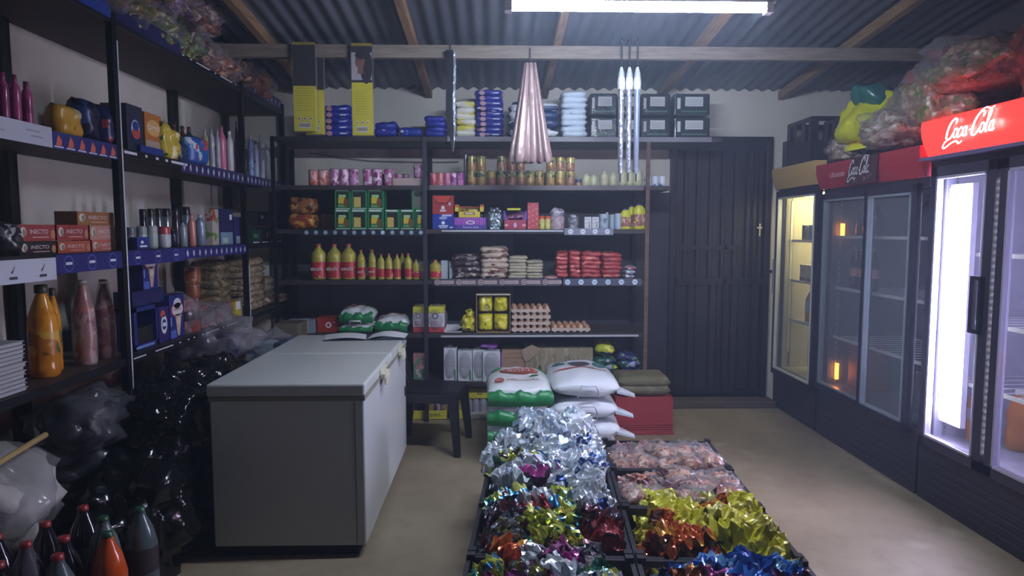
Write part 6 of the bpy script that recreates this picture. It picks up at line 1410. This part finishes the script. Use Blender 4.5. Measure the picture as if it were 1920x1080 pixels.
# fridge 1
y0, y1 = 5.12, 5.92
t, fp = fridge('display_fridge', 'narrow glass-door fridge with blank cream header, nearest the back wall', y0, y1, 2.08, 1, M('#c4c0a2', .5), 1.86, (.78, 1.12, 1.46), knee=.34)
door(fp, y0+.01, y1-.01, .30, 1.88, .05, BLKF, M('#b5b8ae', .4))
header(fp, y0, y1, 1.90, 2.075, M('#c2a468', .45), None, 'plain cream header')
fp(MB().box(FX-.034, 5.90, 1.0, FX-.0, 5.93, 1.3, M('#9aa0a0', .4)), 'side_handle')
EM1 = M('#fff3c8', .4, emit=5); fp(MB().box(FX+.07, y1-.1, .5, FX+.09, y1-.08, 1.8, M('#e8e2c4', .5)), 'lamp_cover'); 
fp(MB().box(FX+.1, y0+.1, 1.835, FX+.5, y1-.1, 1.845, M('#fff0c0', .4, emit=3.5)), 'interior_light')
# fridge 2
y0, y1 = 3.85, 5.10
def m2(q, T, W, H):
    w1 = M('#c9b4bc', .5)
    q.text('choose', W*.29, H*.38, H*.24, w1, y=-.014, T=T, wmax=W*.16)
    q.add([(W*.36, -.001, 0), (W*.66, -.001, 0), (W*.68, -.001, H), (W*.42, -.001, H)], [(0, 1, 2, 3)], M('#3a1c22', .5), False, T)
    rr = random.Random(2)
    for i in range(6): q.ell(W*rr.uniform(.45, .62), H*rr.uniform(.1, .3), H*.04, H*.04, M('#8a6a60', .5), y=-.0015, T=T)
    script_logo(q, W*.40/.72, H*.36, H*.55, M('#d5d3d8', .4), T @ Matrix.Diagonal((.72, 1, 1, 1)))
t2, fp = fridge('display_fridge', 'wide sliding-door fridge with red header lettered choose', y0, y1, 2.04, 2, INW2, 1.80, (.75, 1.12, 1.50), knee=.38)
ymid = fyp(1645)
door(fp, ymid, y1-.02, .36, 1.82, .045, BLKF, GRY, None, 0); door(fp, y0+.02, ymid+.02, .36, 1.82, .05, BLKF, GRY, None, -.03)
header(fp, y0, y1, 1.855, 2.03, M('#98242f', .4), m2, 'red header sign')
EO = M('#ff8a2a', .4, emit=3)
fp(MB().box(FX+.1, y1-.09, 1.5, FX+.12, y1-.07, 1.6, EO).box(FX+.1, y1-.085, .43, FX+.12, y1-.07, .55, EO), 'indicator_lamp')
# fridge 3
y0, y1 = 2.42, 3.83
RG = M('#e0201c', .4, emit=.9)
def m3(q, T, W, H): script_logo(q, W*.165, H*.36, H*.5, M('#fff4f2', .4, emit=1.6), T @ Matrix.Diagonal((1.0, 1, 1, 1)))
t3, fp = fridge('display_fridge', 'tall two-door fridge with glowing red Coca-Cola header at the right', y0, y1, 2.16, 2, M('#a9a7bc', .5), 1.90, (.72, 1.06, 1.42), knee=.36)
header(fp, y0, y1, 1.955, 2.15, RG, m3, 'glowing red header sign', .05)
fp(MB().box(FX-.085, y0, 1.935, FX, y1, 1.953, M('#6a6488', .3, .3)), 'header_trim')
FM = M('#2a2838', .4)
door(fp, 3.30, 3.80, .33, 1.90, .055, FM, M('#b9b6cc', .3, .5), (3.385, 1.03, 1.32)); door(fp, 2.45, 3.27, .33, 1.90, .055, FM, M('#b9b6cc', .3, .5), (3.2, 1.03, 1.32) if 0 else None)
LE = M('#e3dcff', .4, emit=LED)
fp(MB().box(FX+.045, 3.56, .48, FX+.075, 3.735, 1.80, M('#d8d4ea', .4)).box(FX+.03, 3.57, .5, FX+.045, 3.72, 1.78, LE), 'light_strip', 'vertical glowing interior lamp')  # glowing face built wider than the tube to imitate its bloom
fp(MB().box(FX+.05, 2.50, .5, FX+.07, 2.53, 1.78, LE), 'light_strip')
# rows of tiny LEDs down the door edge
q = MB(); LE2 = M('#f4f0ff', .4, emit=5)
for k in range(40): z = .42+k*.035; q.box(FX+.01, 3.262, z, FX+.016, 3.268, z+.012, LE2)
fp(q, 'light_dots')
# contents
def fb(lab_, x, y, z, w, h, body, cap, shape='slim', cat='bottle', name='drink_bottle', **kw): return mk_bottle(name, lab_, cat, w, h, body, cap, (x, y, z+.002), -RL, shape, **kw)
OJ = M('#b87a3c', .25); YJ = M('#a8a422', .2)
for i, (y, dx) in enumerate(((5.50, 0), (5.64, 0))):
    fb('orange drink bottle with blue band on the middle shelf of the cream-headed fridge, %s' % ('right', 'left')[i], FX+.14, y, .78, .12, .3, OJ, M('#a84a34', .4), 'juice', lab=M('#7fa0a8', .4), laby=(.3, .6), group='orange drinks in the cream-headed fridge')
fb('yellow drink bottle with yellow label at the bottom of the cream-headed fridge', FX+.14, 5.56, .352, .15, .34, YJ, M('#c9c43e', .3), 'juice', lab=M('#cfc82c', .3), laby=(.55, .85))
for i in range(3):
    o = carton(.12, .1, .14, M('#a9a39a', .5), lambda q, w, d, h: (q.rect(-w/2, 0, w/2, h*.25, M('#5c2c50', .4)), q.ell(0, h*.6, w*.2, w*.2, M('#6a6a64', .5), ring=.3))).build('milk_carton', None, (FX+.12, 5.40+.135*i, 1.122), (0, 0, -RL), bevel=.002)
    tag(o, 'cream carton with purple base in the cream-headed fridge, %s' % ('right', 'middle', 'left')[i], 'carton', 'cream cartons in the fridge')
for i, (y, c) in enumerate(((5.36, '#a8404c'), (5.46, '#a04c5c'), (5.56, '#4c5a8a'), (5.68, '#3c3c3c'))):
    mk_can('drink_can', '%s can on the upper shelf of the cream-headed fridge' % ('red', 'rose red', 'blue', 'dark')[i], 'can', .033, .13, M(c, .3, .3), (FX+.14, y, 1.462), 0, 'cans in the cream-headed fridge')
DKB = M('#1a1018', .12, coat=.4)
for i, (y, z, c) in enumerate(((4.94, 1.12, '#2c6a50'), (4.83, 1.12, '#2c6a50'), (4.72, 1.12, '#2c6a50'))):
    fb('dark wine-like bottle with green neck in the sliding-door fridge, %s' % ('left', 'middle', 'right')[i], FX+.14, y, z, .085, .31, DKB, M(c, .35), 'cola', lab=M('#a87068', .4), laby=(.3, .5), group='green-necked bottles', cr=.4, ch=.2)
for i, (y) in enumerate((4.93, 4.83, 4.73)):
    fb('dark cola bottle on the top shelf of the sliding-door fridge, %s' % ('left', 'middle', 'right')[i], FX+.16, y, 1.50, .08, .22, DKB, M('#2a1a22', .35), 'cola', group='dark bottles on the top shelf')
tag(MB().box(-.1, 0, 0, .1, .2, .32, M('#8a4a44', .5)).build('red_carton', None, (FX+.16, 4.86, .395), (0, 0, -RL), bevel=.01), 'dull red carton at the bottom of the sliding-door fridge', 'carton')
tag(MB().blob(.09, .1, .05, CLEAR(.4, '#b9c0cc'), 3, .4, 3).build('plastic_bag', None, (FX+.2, 4.12, 1.122)), 'small clear plastic bag on a shelf of the sliding-door fridge', 'bag')
tag(MB().blob(.09, .12, .14, CLEAR(.35, '#9aa0b4'), 6, .4, 3).build('plastic_bag', None, (FX+.2, 4.1, 1.502)), 'clear plastic bag high in the sliding-door fridge', 'bag')
tag(MB().box(-.06, 0, 0, .06, .1, .3, M('#b08a6a', .5)).build('cream_carton', None, (FX+.2, 4.0, .752), (0, 0, -RL), bevel=.004), 'pale tan carton on the lower shelf of the sliding-door fridge', 'carton')
tag(MB().box(-.12, 0, 0, .12, .2, .26, M('#5c5a5c', .5)).build('grey_carton', None, (FX+.2, 4.1, .395), (0, 0, -RL), bevel=.004), 'grey carton at the bottom of the sliding-door fridge', 'carton')
RO = M('#c8742c', .2)
fb('orange soda bottle at the bottom of the glowing fridge', FX+.16, 3.66, .372, .12, .33, RO, M('#d8d0d0', .3), 'cola', lab=M('#b8a0a8', .4), laby=(.4, .58)); fb('second orange soda bottle beside the door frame in the glowing fridge', FX+.28, 3.52, .372, .12, .33, RO, M('#d8d0d0', .3), 'cola')
fb('rose soda bottle on the middle shelf of the glowing fridge', FX+.16, 3.62, 1.062, .08, .26, M('#b05a6a', .2), M('#a8303c', .3), 'cola'); fb('dark soda bottle behind the second door of the glowing fridge', FX+.16, 3.1, .372, .12, .33, DKB, M('#a8303c', .3), 'cola'); fb('orange drink behind the second door of the glowing fridge', FX+.16, 2.95, .722, .1, .26, RO, M('#a8303c', .3), 'cola')
# ---------------- on top of the fridges
CK = M('#1c1c2a', .45)
def bcrate(lab, loc, w, d, h, rot=0):
    q = MB(); t_ = .01
    q.box(0, 0, 0, d, w, .02, CK)
    def wall(T, L_):
        q.box(0, 0, 0, L_, t_, h*.48, CK, T).box(0, 0, h*.9, L_, t_, h, CK, T)
        for a, b in ((0, .12), (.27, .4), (.62, .74), (.88, 1)): q.box(L_*a, 0, h*.48, L_*b, t_, h*.9, CK, T)
        q.box(L_*.40, 0, h*.48, L_*.62, t_, h*.66, CK, T)
    wall(Matrix.Identity(4), d); wall(Matrix.Translation((0, w-t_, 0)), d)
    wall(Matrix.Translation((t_, 0, 0)) @ Matrix.Rotation(RL, 4, 'Z'), w); wall(Matrix.Translation((d, 0, 0)) @ Matrix.Rotation(RL, 4, 'Z'), w)
    tag(q.build('bottle_crate', None, loc, (0, 0, rot), bevel=.002), lab, 'crate', None)
bcrate('dark bottle crate with cut-out holes on the cream-headed fridge', (2.54, 5.50, 2.083), .46, .5, .38)
bcrate('dark bottle crate set further forward between the other crate and yellow bag', (2.60, 4.92, 2.083), .50, .5, .32)
def topbag(lab, loc, rx, ry, rz, inner, seed, film=True, amp=.4):
    t = thing('snack_bag_bundle', lab, 'bag', loc)
    MB().blob(rx*.9, ry*.9, rz*.9, inner, seed, amp, 4, None, .8, 2, cr=.1).build('bag_contents', t)
    if film: MB().blob(rx, ry, rz, CLEAR(.07, b=(16, 1)), seed+2, amp, 4, None, .8, 2.4, cr=.15).build('clear_bag', t)
    return t
yt = thing('yellow_teal_bag', 'yellow and teal snack sack reading FREE on the red-headed fridge', 'bag', (2.52, 4.62, 2.045), R(-84))
q = MB().pillow(.42, .36, .2, M('#b9bc2c', .3, b=(18, .6)), 14, 10, 4, .22, 4, .04, .5, Matrix.Translation((0, .1, .2)) @ Matrix.Rotation(R(62), 4, 'X') @ Matrix.Translation((0, 0, 0)))
q.build('sack', yt)
q = MB().pillow(.3, .16, .22, M('#1f5c58', .3, b=(18, .6)), 12, 8, 6, .22, 4, .04, .5, Matrix.Translation((.02, .12, .28)) @ Matrix.Rotation(R(50), 4, 'X')); q.build('teal_panel', yt)
q = MB().add([(-.17, -.07, .05), (.17, -.07, .05), (.2, -.03, .2), (-.12, -.03, .2)], [(0, 1, 2, 3)], M('#cfd02c', .35)); TT = Matrix.Translation((.02, -.082, .07)) @ Matrix.Rotation(R(-12), 4, 'X')
q.text('FREE', -.02, .02, .07, M('#b87a2c', .4), wmax=.2, T=TT); q.text('X', .13, .03, .07, M('#2a2a20', .4), wmax=.05, T=TT); q.build('front_print', yt)
cp = PR('#8a7a6c', ['#b0a498', '#6a5048', '#a09a8a'], 20, .54, .3, b=(24, 1)); cp2 = PR('#7c6a54', ['#a08c70', '#54703c', '#9a8a84'], 16, .54, .3, b=(24, 1))
topbag('clear bag of pale brown puffs hanging over the red header', (2.50, 4.22, 2.05), .22, .24, .14, cp, 3)
topbag('clear bag of beige puffs between the yellow sack and glowing header', (2.62, 4.0, 2.14), .24, .28, .2, cp2, 5)
topbag('small clear bag at the left end of the red header', (2.50, 4.86, 2.045), .12, .14, .09, cp, 7)
topbag('big clear snack bag lying on the glowing header', (2.66, 3.72, 2.30), .3, .3, .15, cp2, 9)
tag(MB().blob(.25, .3, .24, PR('#8a2c2a', ['#6a2024', '#a8504a'], 6, .55, .35, b=(14, .8)), 4, .3, 4, None, .8).build('red_bag', None, (2.86, 4.25, 2.24)), 'dull red plastic sack behind the clear bags near the roof', 'bag')
tag(MB().blob(.2, .3, .26, PR('#7a4438', ['#8a7a5a', '#5a2c2c'], 8, .55, .35, b=(14, .8)), 7, .3, 4, None, .8).build('brown_bag', None, (2.78, 3.3, 2.17)), 'brown and olive sack on top of the glowing fridge, rightmost', 'bag')
for i, (px, py0, py1, Y) in enumerate(((1735, 130, 195, 4.25), (1865, 65, 145, 3.75))):
    X = atY(px, py0, Y).x; za = atY(px, py0, Y).z; zb2 = atY(px, py1, Y).z
    q = MB().tube([(X-.02+.015*math.sin(k*1.3), Y, zb2-.05+(za-zb2+.05)*k/10) for k in range(11)], [.045-.002*k+.008*math.sin(k*2.1) for k in range(11)], CLEAR(.3, '#a9a8bc', (24, 1)), 10)
    tag(q.build('twisted_bag_neck', None, (0, 0, 0)), 'upright twisted clear plastic bag neck, %s' % ('above the yellow sack', 'above the glowing header')[i], 'bag')
